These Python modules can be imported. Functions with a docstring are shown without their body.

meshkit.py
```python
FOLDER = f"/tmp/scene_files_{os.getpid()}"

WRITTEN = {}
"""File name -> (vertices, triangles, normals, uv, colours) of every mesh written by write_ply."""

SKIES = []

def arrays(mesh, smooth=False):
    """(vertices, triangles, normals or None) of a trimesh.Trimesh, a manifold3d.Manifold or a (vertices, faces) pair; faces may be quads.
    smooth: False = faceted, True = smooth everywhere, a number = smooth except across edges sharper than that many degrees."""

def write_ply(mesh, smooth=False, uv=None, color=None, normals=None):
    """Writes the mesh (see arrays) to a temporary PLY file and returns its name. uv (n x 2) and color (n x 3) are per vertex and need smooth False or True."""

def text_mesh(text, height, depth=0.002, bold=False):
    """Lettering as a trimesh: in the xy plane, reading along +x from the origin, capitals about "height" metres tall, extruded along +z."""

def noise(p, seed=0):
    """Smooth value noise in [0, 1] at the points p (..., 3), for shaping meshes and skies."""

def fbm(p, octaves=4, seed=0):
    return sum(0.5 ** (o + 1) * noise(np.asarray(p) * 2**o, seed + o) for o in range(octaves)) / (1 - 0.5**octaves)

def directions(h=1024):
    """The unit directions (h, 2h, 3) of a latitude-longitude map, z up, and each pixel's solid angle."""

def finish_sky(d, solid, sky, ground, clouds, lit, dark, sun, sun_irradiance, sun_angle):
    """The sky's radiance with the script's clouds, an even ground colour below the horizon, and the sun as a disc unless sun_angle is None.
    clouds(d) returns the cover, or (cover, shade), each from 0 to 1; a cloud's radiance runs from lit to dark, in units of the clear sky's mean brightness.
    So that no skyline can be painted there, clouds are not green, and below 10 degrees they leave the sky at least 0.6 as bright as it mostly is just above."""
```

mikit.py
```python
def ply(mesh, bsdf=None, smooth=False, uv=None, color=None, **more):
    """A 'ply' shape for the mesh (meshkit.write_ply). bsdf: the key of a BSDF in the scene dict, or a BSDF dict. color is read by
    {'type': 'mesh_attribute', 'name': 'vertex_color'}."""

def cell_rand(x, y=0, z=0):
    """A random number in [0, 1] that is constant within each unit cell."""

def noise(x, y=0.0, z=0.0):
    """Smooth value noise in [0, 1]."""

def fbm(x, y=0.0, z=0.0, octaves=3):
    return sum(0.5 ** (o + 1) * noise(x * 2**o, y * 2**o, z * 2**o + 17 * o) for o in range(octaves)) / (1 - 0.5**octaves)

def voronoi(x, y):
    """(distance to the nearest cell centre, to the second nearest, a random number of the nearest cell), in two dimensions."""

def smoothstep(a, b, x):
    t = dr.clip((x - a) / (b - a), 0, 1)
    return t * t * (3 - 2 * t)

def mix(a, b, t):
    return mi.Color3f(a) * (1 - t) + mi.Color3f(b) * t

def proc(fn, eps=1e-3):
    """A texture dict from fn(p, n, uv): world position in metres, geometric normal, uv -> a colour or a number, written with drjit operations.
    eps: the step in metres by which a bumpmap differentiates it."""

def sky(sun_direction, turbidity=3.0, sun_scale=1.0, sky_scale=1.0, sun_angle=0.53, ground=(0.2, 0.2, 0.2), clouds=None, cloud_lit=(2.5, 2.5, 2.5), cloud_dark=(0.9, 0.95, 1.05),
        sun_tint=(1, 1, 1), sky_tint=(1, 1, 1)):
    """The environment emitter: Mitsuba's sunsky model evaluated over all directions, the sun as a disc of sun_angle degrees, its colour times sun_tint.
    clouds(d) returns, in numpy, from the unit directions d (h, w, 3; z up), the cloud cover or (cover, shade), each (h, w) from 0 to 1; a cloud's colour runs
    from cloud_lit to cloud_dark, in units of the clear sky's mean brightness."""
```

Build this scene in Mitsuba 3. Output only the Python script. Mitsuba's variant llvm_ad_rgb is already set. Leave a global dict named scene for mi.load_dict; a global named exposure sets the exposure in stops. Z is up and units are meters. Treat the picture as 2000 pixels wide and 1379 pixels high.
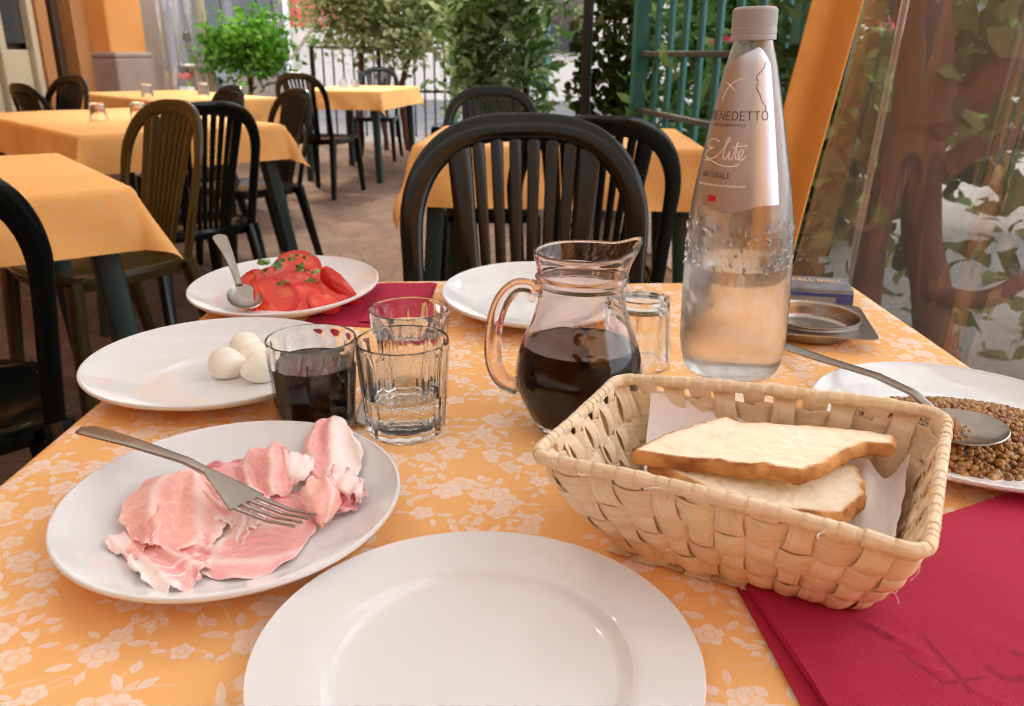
import math, random
import numpy as np, trimesh, mitsuba as mi, drjit as dr
import manifold3d as m3
from shapely.geometry import Polygon, LineString, Point
import mikit, meshkit
from mikit import proc, noise, fbm, voronoi, cell_rand, smoothstep, mix

T = mi.ScalarTransform4f
PI = math.pi
rng = np.random.default_rng(7)
scene, labels = {}, {}

# ------------------------------------------------------------------ camera, sky, exposure
TH, RO = math.radians(20), math.radians(0.5)
CAM = np.array([0, 0, 1.035])
fwd = np.array([0, math.cos(TH), -math.sin(TH)])
up0 = np.array([0, math.sin(TH), math.cos(TH)])
upv = -math.sin(RO) * np.array([1.0, 0, 0]) + math.cos(RO) * up0
scene['camera'] = {'type': 'thinlens', 'fov': 2 * math.degrees(math.atan(1000 / 1600)), 'fov_axis': 'x',
                   'aperture_radius': 0.0011, 'focus_distance': 0.60, 'near_clip': 0.02, 'far_clip': 300.0,
                   'to_world': T().look_at(origin=CAM.tolist(), target=(CAM + fwd).tolist(), up=upv.tolist())}
exposure = 3.45
scene['sky'] = mikit.sky((-0.35, 0.62, 0.70), turbidity=4, sun_scale=0.3, sun_angle=12, clouds=lambda d: np.ones(d.shape[:2]),
                         cloud_lit=(2.45, 2.55, 2.68), cloud_dark=(1, 1, 1))

# ------------------------------------------------------------------ helpers
def tag(key, label=None, category=None, group=None, kind=None):
    d = {}
    if label: d['label'] = label
    if category: d['category'] = category
    if group: d['group'] = group
    if kind: d['kind'] = kind
    labels[key] = d

taken = set()
def num(name):
    """name, name_001, name_002 ..."""
    k, i = name, 0
    while k in taken:
        i += 1
        k = f'{name}_{i:03d}'
    taken.add(k)
    return k

def put(key, mesh, bsdf, smooth=False, **kw):
    scene[key] = mikit.ply(mesh, bsdf, smooth=smooth, **kw)
    return key

def part(parent, name, mesh, bsdf, smooth=False, **kw):
    return put(num(f'{parent}__{name}'), mesh, bsdf, smooth, **kw)

def bsdf(name, d):
    scene[name] = d

def two(d): return {'type': 'twosided', 'nested': d}
def rgb(*c): return {'type': 'rgb', 'value': list(map(float, c))}
def prin(c, rough=0.5, **kw):
    return two({'type': 'principled', 'base_color': c if isinstance(c, dict) else rgb(*c), 'roughness': rough, **kw})

def tm(v, f): return trimesh.Trimesh(np.asarray(v, float), np.asarray(f, int), process=False)
def cat(*ms):
    ms = [m for m in (ms[0] if len(ms) == 1 and isinstance(ms[0], (list, tuple)) else ms)]
    return trimesh.util.concatenate(ms)
def xf(m, M):
    m = m.copy(); m.apply_transform(M); return m
def mat(loc=(0, 0, 0), rz=0.0, rx=0.0, ry=0.0, s=1.0):
    M = trimesh.transformations.euler_matrix(rx, ry, rz, 'sxyz')
    if np.isscalar(s): s = (s, s, s)
    M[:3, :3] = M[:3, :3] @ np.diag(s)
    M[:3, 3] = loc
    return M
def box(sx, sy, sz, c=(0, 0, 0), ch=0.0):
    if ch:
        b = m3.Manifold.cube([sx - 2 * ch, sy - 2 * ch, sz - 2 * ch], True)
        pts = []
        for x in (-1, 1):
            for y in (-1, 1):
                for z in (-1, 1):
                    h = np.array([sx, sy, sz]) / 2
                    for k in range(3):
                        p = h - ch; p[k] = h[k]
                        pts.append(p * (x, y, z))
        m = trimesh.convex.convex_hull(np.array(pts))
    else:
        m = trimesh.creation.box((sx, sy, sz))
    m = tm(m.vertices + np.array(c), m.faces)
    return m

def lathe(profile, n=64, closed=False, rad=None):
    """profile [(r,z)...] turned about z; consistent outward winding when the path runs up the outside. rad(theta,r,z) changes r."""
    p = np.asarray(profile, float); k = len(p)
    th = np.arange(n) * 2 * PI / n
    r = np.repeat(p[None, :, 0], n, 0); z = np.repeat(p[None, :, 1], n, 0)
    t = np.repeat(th[:, None], k, 1)
    if rad is not None: r = rad(t, r, z)
    v = np.stack([r * np.cos(t), r * np.sin(t), z], -1).reshape(-1, 3)
    i, j = np.meshgrid(np.arange(n), np.arange(k - 1), indexing='ij')
    a = i * k + j; b = ((i + 1) % n) * k + j
    q = np.stack([a, b, b + 1, a + 1], -1).reshape(-1, 4)
    f = np.vstack([q[:, [0, 1, 2]], q[:, [0, 2, 3]]])
    m = trimesh.Trimesh(v, f, process=True)
    m.merge_vertices()
    m.update_faces(m.nondegenerate_faces())
    return tm(m.vertices, m.faces)

def spline(pts, n):
    """Catmull-Rom through the points."""
    p = np.asarray(pts, float)
    q = np.vstack([2 * p[0] - p[1], p, 2 * p[-1] - p[-2]])
    out = []
    ts = np.linspace(0, len(p) - 1, n)
    for t in ts:
        i = min(int(t), len(p) - 2); u = t - i
        a, b, c, d = q[i:i + 4]
        out.append(0.5 * (2 * b + (c - a) * u + (2 * a - 5 * b + 4 * c - d) * u * u + (3 * b - a - 3 * c + d) * u ** 3))
    return np.array(out)

def sweep(path, hw, ht, ref=(0, 0, 1), n=12, power=2.0, caps=True, closed=False):
    """A tube of super-elliptic section along the path: half width hw across, half thickness ht along the ref-ish normal. ref: one vector or one per point."""
    p = np.asarray(path, float); k = len(p)
    if closed: t = np.roll(p, -1, 0) - np.roll(p, 1, 0)
    else: t = np.gradient(p, axis=0)
    t /= np.linalg.norm(t, axis=1, keepdims=True)
    ref = np.broadcast_to(np.asarray(ref, float), p.shape)
    a = np.cross(t, ref); a /= np.linalg.norm(a, axis=1, keepdims=True) + 1e-12
    b = np.cross(a, t)
    hw = np.broadcast_to(hw, (k,)); ht = np.broadcast_to(ht, (k,))
    ang = np.arange(n) * 2 * PI / n
    e = 2 / power
    cx = np.sign(np.cos(ang)) * np.abs(np.cos(ang)) ** e; cy = np.sign(np.sin(ang)) * np.abs(np.sin(ang)) ** e
    v = p[:, None] + hw[:, None, None] * cx[None, :, None] * a[:, None] + ht[:, None, None] * cy[None, :, None] * b[:, None]
    v = v.reshape(-1, 3)
    kk = k if closed else k - 1
    i, j = np.meshgrid(np.arange(kk), np.arange(n), indexing='ij')
    i2 = (i + 1) % k; j2 = (j + 1) % n
    q = np.stack([i * n + j, i * n + j2, i2 * n + j2, i2 * n + j], -1).reshape(-1, 4)
    f = np.vstack([q[:, [0, 2, 1]], q[:, [0, 3, 2]]])
    if caps and not closed:
        v = np.vstack([v, p[:1], p[-1:]])
        c0, c1 = len(v) - 2, len(v) - 1
        jj = np.arange(n)
        f = np.vstack([f, np.stack([np.full(n, c0), jj, (jj + 1) % n], 1), np.stack([np.full(n, c1), (k - 1) * n + (jj + 1) % n, (k - 1) * n + jj], 1)])
    m = tm(v, f)
    if m.volume < 0: m.invert()
    return m

def grid_faces(nu, nv):
    i, j = np.meshgrid(np.arange(nu - 1), np.arange(nv - 1), indexing='ij')
    a = i * nv + j
    q = np.stack([a, a + nv, a + nv + 1, a + 1], -1).reshape(-1, 4)
    return np.vstack([q[:, [0, 1, 2]], q[:, [0, 2, 3]]])

def sheet(P, thick=0.0):
    """P (nu,nv,3) a surface; thick > 0 makes a closed shell downwards along the normals."""
    nu, nv = P.shape[:2]
    f = grid_faces(nu, nv); v = P.reshape(-1, 3)
    m = tm(v, f)
    if not thick: return m
    nrm = np.zeros_like(v)
    fn = np.cross(v[f[:, 1]] - v[f[:, 0]], v[f[:, 2]] - v[f[:, 0]])
    for k in range(3): np.add.at(nrm, f[:, k], fn)
    nrm /= np.linalg.norm(nrm, axis=1, keepdims=True) + 1e-12
    idx = np.arange(nu * nv).reshape(nu, nv)
    loop = np.concatenate([idx[:-1, 0], idx[-1, :-1], idx[:0:-1, -1], idx[0, :0:-1]])
    L2 = np.roll(loop, -1); N = len(v)
    side = np.vstack([np.stack([loop, loop + N, L2 + N], 1), np.stack([loop, L2 + N, L2], 1)])
    m = tm(np.vstack([v, v - nrm * thick]), np.vstack([f, f[:, ::-1] + N, side]))
    if m.volume < 0: m.invert()
    return m

def extrude(poly, h, edge=None):
    cs = m3.CrossSection([np.array(poly.exterior.coords)[:-1]] + [np.array(r.coords)[:-1] for r in poly.interiors], m3.FillRule.EvenOdd)
    m = cs.extrude(h)
    if edge: m = m.refine_to_length(edge)
    r = m.to_mesh()
    return tm(r.vert_properties[:, :3], r.tri_verts)

def hull(pts): 
    h = trimesh.convex.convex_hull(np.asarray(pts, float)); return tm(h.vertices, h.faces)

def leaf_cloud(C, size, seed, aspect=2.4, droop=0.3, cols=((.03, .08, .02), (.06, .14, .03), (.10, .20, .05)), up=0.6, fold=0.25, spread=.45):
    """One small folded leaf at each centre: (mesh, colours per vertex)."""
    r = np.random.default_rng(seed); n = len(C)
    d = r.normal(size=(n, 3)); d[:, 2] = d[:, 2] * .6 - droop
    d /= np.linalg.norm(d, axis=1, keepdims=True)
    u = r.normal(size=(n, 3)) * .6 + [0, 0, up]
    s = np.cross(d, u); s /= np.linalg.norm(s, axis=1, keepdims=True) + 1e-9
    nn = np.cross(s, d)
    L = size * (1 - spread + 2 * spread * r.random(n))[:, None]
    W = L / aspect
    base = C - d * L * .5
    v = np.stack([base, base + d * L * .35 + s * W * .5 + nn * W * fold, base + d * L * .72 + s * W * .36 + nn * W * fold * .7, base + d * L - nn * L * .08,
                  base + d * L * .72 - s * W * .36 + nn * W * fold * .7, base + d * L * .35 - s * W * .5 + nn * W * fold], 1)
    f0 = np.array([[0, 1, 5], [1, 2, 4], [1, 4, 5], [2, 3, 4]])
    f = (f0[None] + (np.arange(n) * 6)[:, None, None]).reshape(-1, 3)
    cols = np.array(cols); t = r.random(n) * (len(cols) - 1)
    i = np.minimum(t.astype(int), len(cols) - 2); w = (t - i)[:, None]
    c = cols[i] * (1 - w) + cols[i + 1] * w
    c = np.repeat(c * (.75 + .5 * r.random((n, 1))), 6, 0)
    return tm(v.reshape(-1, 3), f), c

def clump_points(n, centre, radii, seed, clumps=14, tight=.34, shell=.55):
    """Points gathered in clumps inside an ellipsoid, so the crown has gaps and an uneven outline."""
    r = np.random.default_rng(seed)
    d = r.normal(size=(clumps, 3)); d /= np.linalg.norm(d, axis=1, keepdims=True)
    cc = d * (shell + (1 - shell) * r.random((clumps, 1))) 
    k = r.integers(0, clumps, n)
    p = cc[k] + r.normal(size=(n, 3)) * tight * (.6 + .8 * r.random((clumps, 1)))[k]
    return np.array(centre) + p * np.array(radii)

def limb(path, r0, r1, n=8, seed=0, wob=0.0):
    p = np.asarray(path, float)
    q = spline(p, max(8, 6 * len(p)))
    if wob:
        q = q + (meshkit.noise(q * 7, seed)[:, None] - .5) * wob
    t = np.linspace(0, 1, len(q))
    rad = r0 + (r1 - r0) * t
    tg = q[-1] - q[0]
    ref = (1, 0, 0) if abs(tg[0]) < .8 * np.linalg.norm(tg) else (0, 1, 0)
    return sweep(q, rad, rad, ref, n)


# ------------------------------------------------------------------ materials
def floral(x, y, cell=0.041):
    """Damask sprays: five-petalled flowers with leaves and thin stems, 0..1."""
    out = mi.Float(0)
    gx, gy = dr.floor(x / cell), dr.floor(y / cell)
    for a in (-1, 0, 1):
        for b in (-1, 0, 1):
            cx, cy = gx + a, gy + b
            r1, r2, r3, r4 = (cell_rand(cx, cy, k) for k in (1, 2, 3, 4))
            dx, dy = x - (cx + .5 + .7 * (r1 - .5)) * cell, y - (cy + .5 + .7 * (r2 - .5)) * cell
            R = 0.0066 + 0.0048 * r3
            ph = r4 * 6.283
            ux, uy = dx * dr.cos(ph) + dy * dr.sin(ph), dy * dr.cos(ph) - dx * dr.sin(ph)
            r = dr.sqrt(ux * ux + uy * uy) + 1e-7
            th = dr.atan2(uy, ux)
            edge = R * (.74 + .3 * dr.abs(dr.cos(2.5 * th)))
            petal = smoothstep(edge, edge - .0012, r)
            petal = petal * (1 - .55 * smoothstep(.16, .03, dr.abs(dr.cos(2.5 * th))) * smoothstep(R * .2, R * .4, r))
            petal = petal * (1 - .5 * smoothstep(.0012, .0003, dr.abs(r - R * .36)))
            out = dr.maximum(out, petal)
            for (lx, ly, la, ax, ay) in ((1.75, .5, .5, .72, .26), (1.45, -.85, -.9, .62, .25), (-1.6, .8, 2.5, .66, .27), (-1.5, -.7, 3.7, .5, .22), (2.6, -.1, -.2, .45, .3)):
                px, py = ux - lx * R, uy - ly * R
                c, s = math.cos(la), math.sin(la)
                qx, qy = (px * c + py * s) / (ax * R), (py * c - px * s) / (ay * R * (1.05 - .5 * dr.abs((px * c + py * s) / (ax * R))) + 1e-6)
                d = dr.sqrt(qx * qx + qy * qy)
                leaf = smoothstep(1.0, .86, d) * (1 - .45 * smoothstep(.16, .05, dr.abs(qy)))
                out = dr.maximum(out, leaf * dr.select(r3 + .13 * lx > .22, 1.0, 0.0))
            st = smoothstep(.0011, .0004, dr.abs(uy - .5 * R * dr.sin(ux / R * 1.1))) * smoothstep(3.4 * R, 3.0 * R, dr.abs(ux))
            out = dr.maximum(out, .45 * st)
    return out

def cloth_color(p, n, uv):
    x, y = uv.x, uv.y
    m = dr.maximum(floral(x, y), .85 * floral(x * .94 + .37 + .25 * y, y * .97 - .25 * x + 1.31, .045))
    tw = .5 + .5 * dr.sin((x + y) * 6283 / 2.2)
    f = fbm(x * 9, y * 9, 0.0)
    base = mix((.90, .46, .155), (.92, .53, .215), f) * (.95 + .05 * tw)
    return mix(base, mi.Color3f(.87, .74, .66), m * (.66 + .24 * noise(x * 300, y * 300)))
CRX, CRY = 2.02, 1.62
def cloth_far(p, n, uv):
    m = floral(uv.x, uv.y)
    return mix(mix((.86, .42, .115), (.90, .48, .16), fbm(uv.x * 6, uv.y * 6, 0.0)), mi.Color3f(.85, .62, .42), m * .22)
bsdf('m_cloth', {'type': 'bumpmap', 'nested': prin(proc(cloth_color), .62, sheen=.3, specular=.3), 'tex': proc(lambda p, n, uv: .00012 * dr.sin((uv.x + uv.y) * 6283 / 2.2) + .0012 * fbm(uv.x * 45, uv.y * 45, 0.0) + .00025 * floral(uv.x, uv.y) + .0009 * dr.exp(-dr.square((dr.abs(uv.x - CRX) - .20) / .0035)) + .0009 * dr.exp(-dr.square((uv.y - CRY) / .004)) + .003 * fbm(uv.x * 7, uv.y * 7, 0.0), eps=2e-4), 'scale': 1.0})
bsdf('m_cloth_far', prin(proc(cloth_far), .7, sheen=.3, specular=.25))
DARK_STROKES = (([(.1955, .333), (.2010, .3215), (.2060, .3120), (.2165, .3140), (.2280, .3170)], .0010), ([(.2330, .3230), (.2360, .3165), (.2420, .3150), (.2500, .3165), (.2570, .3150)], .0020), ([(.1840, .3560), (.1900, .3500), (.1940, .3440)], .0024), ([(.2120, .3470), (.2130, .3350), (.2150, .3230), (.2160, .3070)], .0014), ([(.252, .333), (.262, .322), (.275, .318)], .0022))  # crease-like strokes painted darker into the napkin colour
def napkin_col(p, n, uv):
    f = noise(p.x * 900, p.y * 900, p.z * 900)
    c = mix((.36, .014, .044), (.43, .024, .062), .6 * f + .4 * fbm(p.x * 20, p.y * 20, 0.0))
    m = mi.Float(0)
    for pts, w in DARK_STROKES:
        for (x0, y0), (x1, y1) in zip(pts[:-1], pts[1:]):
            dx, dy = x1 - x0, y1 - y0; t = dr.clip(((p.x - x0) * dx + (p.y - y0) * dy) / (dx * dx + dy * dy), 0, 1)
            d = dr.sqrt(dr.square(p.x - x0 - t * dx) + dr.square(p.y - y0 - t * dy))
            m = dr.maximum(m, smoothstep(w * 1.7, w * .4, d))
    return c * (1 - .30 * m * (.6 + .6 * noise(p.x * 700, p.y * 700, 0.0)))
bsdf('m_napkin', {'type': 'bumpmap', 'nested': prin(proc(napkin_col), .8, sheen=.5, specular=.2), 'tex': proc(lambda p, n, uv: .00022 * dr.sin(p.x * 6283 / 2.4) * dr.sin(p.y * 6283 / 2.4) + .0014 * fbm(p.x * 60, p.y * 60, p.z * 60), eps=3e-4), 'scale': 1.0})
bsdf('m_street', prin(proc(lambda p, n, uv: mix((.07, .068, .07), (.12, .115, .115), fbm(p.x * 1.2, p.y * 1.2, 0.0))), .8))
bsdf('m_porcelain', prin((.67, .675, .68), proc(lambda p, n, uv: .05 + .09 * smoothstep(.5, .75, fbm(p.x * 24, p.y * 24, 0.0))), specular=.6, clearcoat=.3, clearcoat_gloss=.95))
bsdf('m_plastic', prin(proc(lambda p, n, uv: mix((.0015, .0025, .0025), (.003, .006, .0055), fbm(p.x * 14, p.y * 14, p.z * 14))), .14, specular=.4))
bsdf('m_plastic_reflection_tint', prin((.045, .030, .006), .2, specular=.6))  # black chair plastic with the orange cloth reflection painted into its colour
bsdf('m_table_plastic', prin((.012, .030, .030), .4, specular=.5))
bsdf('m_glass', {'type': 'dielectric', 'int_ior': 1.5, 'ext_ior': 1.0})
bsdf('m_glass_warm', {'type': 'dielectric', 'int_ior': 1.5, 'ext_ior': 1.0, 'specular_transmittance': rgb(.98, .93, .91)})
bsdf('m_water_side', {'type': 'dielectric', 'int_ior': 1.333, 'ext_ior': 1.5})
bsdf('m_water_top', {'type': 'dielectric', 'int_ior': 1.333, 'ext_ior': 1.0})
bsdf('m_wine_side', {'type': 'dielectric', 'int_ior': 1.345, 'ext_ior': 1.5, 'specular_transmittance': rgb(.07, .010, .007)})
bsdf('m_wine_top', {'type': 'dielectric', 'int_ior': 1.345, 'ext_ior': 1.0, 'specular_transmittance': rgb(.4, .06, .05)})
bsdf('m_frost', {'type': 'blendbsdf', 'weight': .45, 'a': {'type': 'dielectric', 'int_ior': 1.5, 'ext_ior': 1.0}, 'b': {'type': 'roughdielectric', 'distribution': 'ggx', 'alpha': .14, 'int_ior': 1.5, 'ext_ior': 1.0}})
bsdf('m_steel', two({'type': 'roughconductor', 'material': 'none', 'specular_reflectance': rgb(.44, .41, .38), 'distribution': 'ggx', 'alpha': .07}))
bsdf('m_foil', two({'type': 'roughconductor', 'material': 'none', 'specular_reflectance': rgb(.60, .66, .74), 'distribution': 'ggx', 'alpha': .14}))
bsdf('m_cap', prin((.36, .36, .375), .3, specular=.5))
bsdf('m_ink', prin((.06, .055, .06), .5))
bsdf('m_ink_white', prin((.9, .88, .86), .5))
bsdf('m_red_ink', prin((.55, .01, .02), .5))
VC = {'type': 'mesh_attribute', 'name': 'vertex_color'}
bsdf('m_meat', two({'type': 'principled', 'base_color': VC, 'roughness': .32, 'specular': .5, 'clearcoat': .35, 'clearcoat_gloss': .7}))
bsdf('m_wet', two({'type': 'principled', 'base_color': VC, 'roughness': .2, 'specular': .5, 'clearcoat': .8, 'clearcoat_gloss': .93}))
bsdf('m_matte_vc', two({'type': 'principled', 'base_color': VC, 'roughness': .75, 'specular': .25}))
bsdf('m_leaf', {'type': 'principledthin', 'base_color': VC, 'roughness': .33, 'diff_trans': .8, 'spec_trans': 0.0, 'eta': 1.4})
bsdf('m_cheese', prin((.83, .79, .68), .22, specular=.5, clearcoat=.4))
bsdf('m_bread', {'type': 'bumpmap', 'nested': two({'type': 'principled', 'base_color': VC, 'roughness': .85, 'specular': .2}),
                 'tex': proc(lambda p, n, uv: .0011 * fbm(p.x * 420, p.y * 420, p.z * 420, 3), eps=3e-4), 'scale': 1.0})
def straw_col(p, n, uv):
    g = fbm(uv.x * 18, uv.y * 2.2, 0.0)
    f = noise(uv.x * 55, uv.y * 1.5)
    k = cell_rand(dr.floor(uv.x / 10), 3.0)
    c = mix((.66, .47, .28), (.92, .80, .60), .4 * g + .3 * f + .3 * k)
    return mix(c, mi.Color3f(.62, .52, .26), .35 * smoothstep(.82, .95, k) + .5 * smoothstep(.74, .85, noise(uv.x * 9, uv.y * 5)))
bsdf('m_straw', {'type': 'bumpmap', 'nested': prin(proc(straw_col), .55, specular=.35), 'tex': proc(lambda p, n, uv: .00035 * noise(uv.x * 60, uv.y * 2), eps=2e-4), 'scale': 1.0})
bsdf('m_paper', prin((.80, .76, .75), .8, specular=.2))
bsdf('m_bark', {'type': 'bumpmap', 'nested': prin(proc(lambda p, n, uv: mix((.020, .006, .002), (.12, .032, .010), fbm(p.x * 22, p.y * 22, p.z * 6))), .85), 'tex': proc(lambda p, n, uv: .012 * fbm(p.x * 30, p.y * 30, p.z * 8), eps=2e-3), 'scale': 1.0})
bsdf('m_black_metal', prin((.012, .012, .014), .4))
bsdf('m_teal_metal', prin(proc(lambda p, n, uv: mix((.02, .115, .10), (.04, .17, .15), fbm(p.x * 20, p.y * 20, p.z * 9))), .4, specular=.5))
bsdf('m_rail', prin((.055, .052, .04), .45))
bsdf('m_orange_fabric', {'type': 'bumpmap', 'nested': prin(proc(lambda p, n, uv: mix((.60, .24, .035), (.68, .29, .055), fbm(p.x * 30, p.y * 30, p.z * 30))), .75, sheen=.3), 'tex': proc(lambda p, n, uv: .0003 * noise(p.x * 900, p.y * 900, p.z * 900), eps=3e-4), 'scale': 1.0})
bsdf('m_awning', {'type': 'principledthin', 'base_color': rgb(.62, .57, .52), 'roughness': .8, 'diff_trans': .7, 'spec_trans': 0.0, 'eta': 1.3})
bsdf('m_vinyl', {'type': 'blendbsdf', 'weight': .08, 'a': {'type': 'thindielectric', 'int_ior': 1.5}, 'b': {'type': 'principledthin', 'base_color': rgb(.56, .43, .34), 'roughness': .5, 'diff_trans': 1.2, 'spec_trans': 0.0, 'eta': 1.4}})
def floor_col(p, n, uv):
    d1, d2, r = voronoi(p.x * 5.2, p.y * 5.2)
    j = smoothstep(.02, .09, d2 - d1)
    c = mix((.125, .068, .044), (.17, .10, .07), r)
    c = mix(c, mi.Color3f(.10, .052, .03), .6 * fbm(p.x * 1.3, p.y * 1.3, 0.0))
    c = c * (.75 + .5 * fbm(p.x * 16, p.y * 16, 0.0))
    return mix(mi.Color3f(.085, .055, .04), c, j)
bsdf('m_floor', {'type': 'bumpmap', 'nested': prin(proc(floor_col), .7, specular=.2), 'tex': proc(lambda p, n, uv: (lambda d: .003 * smoothstep(.0, .12, d[1] - d[0]))(voronoi(p.x * 5.2, p.y * 5.2)) + .004 * fbm(p.x * 12, p.y * 12, 0.0), eps=3e-3), 'scale': 1.0})
bsdf('m_pavement', prin(proc(lambda p, n, uv: mix((.09, .083, .076), (.16, .15, .14), fbm(p.x * 1.7, p.y * 1.7, 0.0)) * (.85 + .3 * noise(p.x * 40, p.y * 40))), .85))
bsdf('m_plaster_orange', prin(proc(lambda p, n, uv: mix((.56, .21, .045), (.66, .29, .08), fbm(p.x * 3, p.y * 3, p.z * 3))), .85))
bsdf('m_plaster_brown', prin(proc(lambda p, n, uv: mix((.32, .13, .038), (.42, .19, .07), fbm(p.x * 3, p.y * 3, p.z * 3))), .85))
bsdf('m_stone_grey', prin(proc(lambda p, n, uv: mix((.26, .18, .14), (.36, .26, .21), fbm(p.x * 6, p.y * 6, p.z * 6))), .8))
bsdf('m_dark_wood', prin((.05, .024, .012), .5))
bsdf('m_cream_frame', prin((.50, .42, .28), .5))
bsdf('m_dark_glass', prin((.05, .05, .055), .08, specular=.6))
bsdf('m_wall_grey', prin(proc(lambda p, n, uv: mix((.19, .175, .19), (.30, .28, .30), fbm(p.x * .9, p.y * .9, p.z * .9))), .9))
bsdf('m_wall_red', prin(proc(lambda p, n, uv: mix((.48, .09, .06), (.60, .14, .10), fbm(p.x * 1.4, p.y * 1.4, p.z * 1.4))), .85))
bsdf('m_wall_pale', prin(proc(lambda p, n, uv: mix((.50, .44, .41), (.64, .57, .54), fbm(p.x * 1.2, p.y * 1.2, p.z * 1.2))), .85))
bsdf('m_white', prin((.75, .74, .72), .5))
bsdf('m_terracotta', prin(proc(lambda p, n, uv: mix((.30, .10, .045), (.42, .17, .08), fbm(p.x * 9, p.y * 9, p.z * 9))), .8))
bsdf('m_blue', prin((.03, .05, .20), .4))
bsdf('m_red', prin((.55, .015, .03), .3))
bsdf('m_box_blue', prin(proc(lambda p, n, uv: mix((.09, .10, .14), (.22, .23, .26), fbm(p.x * 60, p.y * 60, 3.0))), .2, specular=.5, clearcoat=.6))
bsdf('m_gold_ink', prin((.60, .42, .22), .35))

# ------------------------------------------------------------------ the setting: ground
def ground_sheet(x0, x1, y0, y1, z):
    return tm([[x0, y0, z], [x1, y0, z], [x1, y1, z], [x0, y1, z]], [[0, 1, 2], [0, 2, 3]])
put('pavement', ground_sheet(-150, 150, -100, 250, -.004), 'm_pavement'); tag('pavement', kind='structure')
put('terrace_floor', tm([[-4.2, -4, 0], [1.0, -4, 0], [1.05, 3.1, 0], [.70, 5.05, 0], [.62, 10.4, 0], [-4.2, 10.4, 0]], [[0, 1, 2], [0, 2, 3], [0, 3, 4], [0, 4, 5]]), 'm_floor'); tag('terrace_floor', kind='structure')

put('street', ground_sheet(-60, 60, 11.6, 20.6, -.000), 'm_street'); tag('street', kind='structure')

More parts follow.
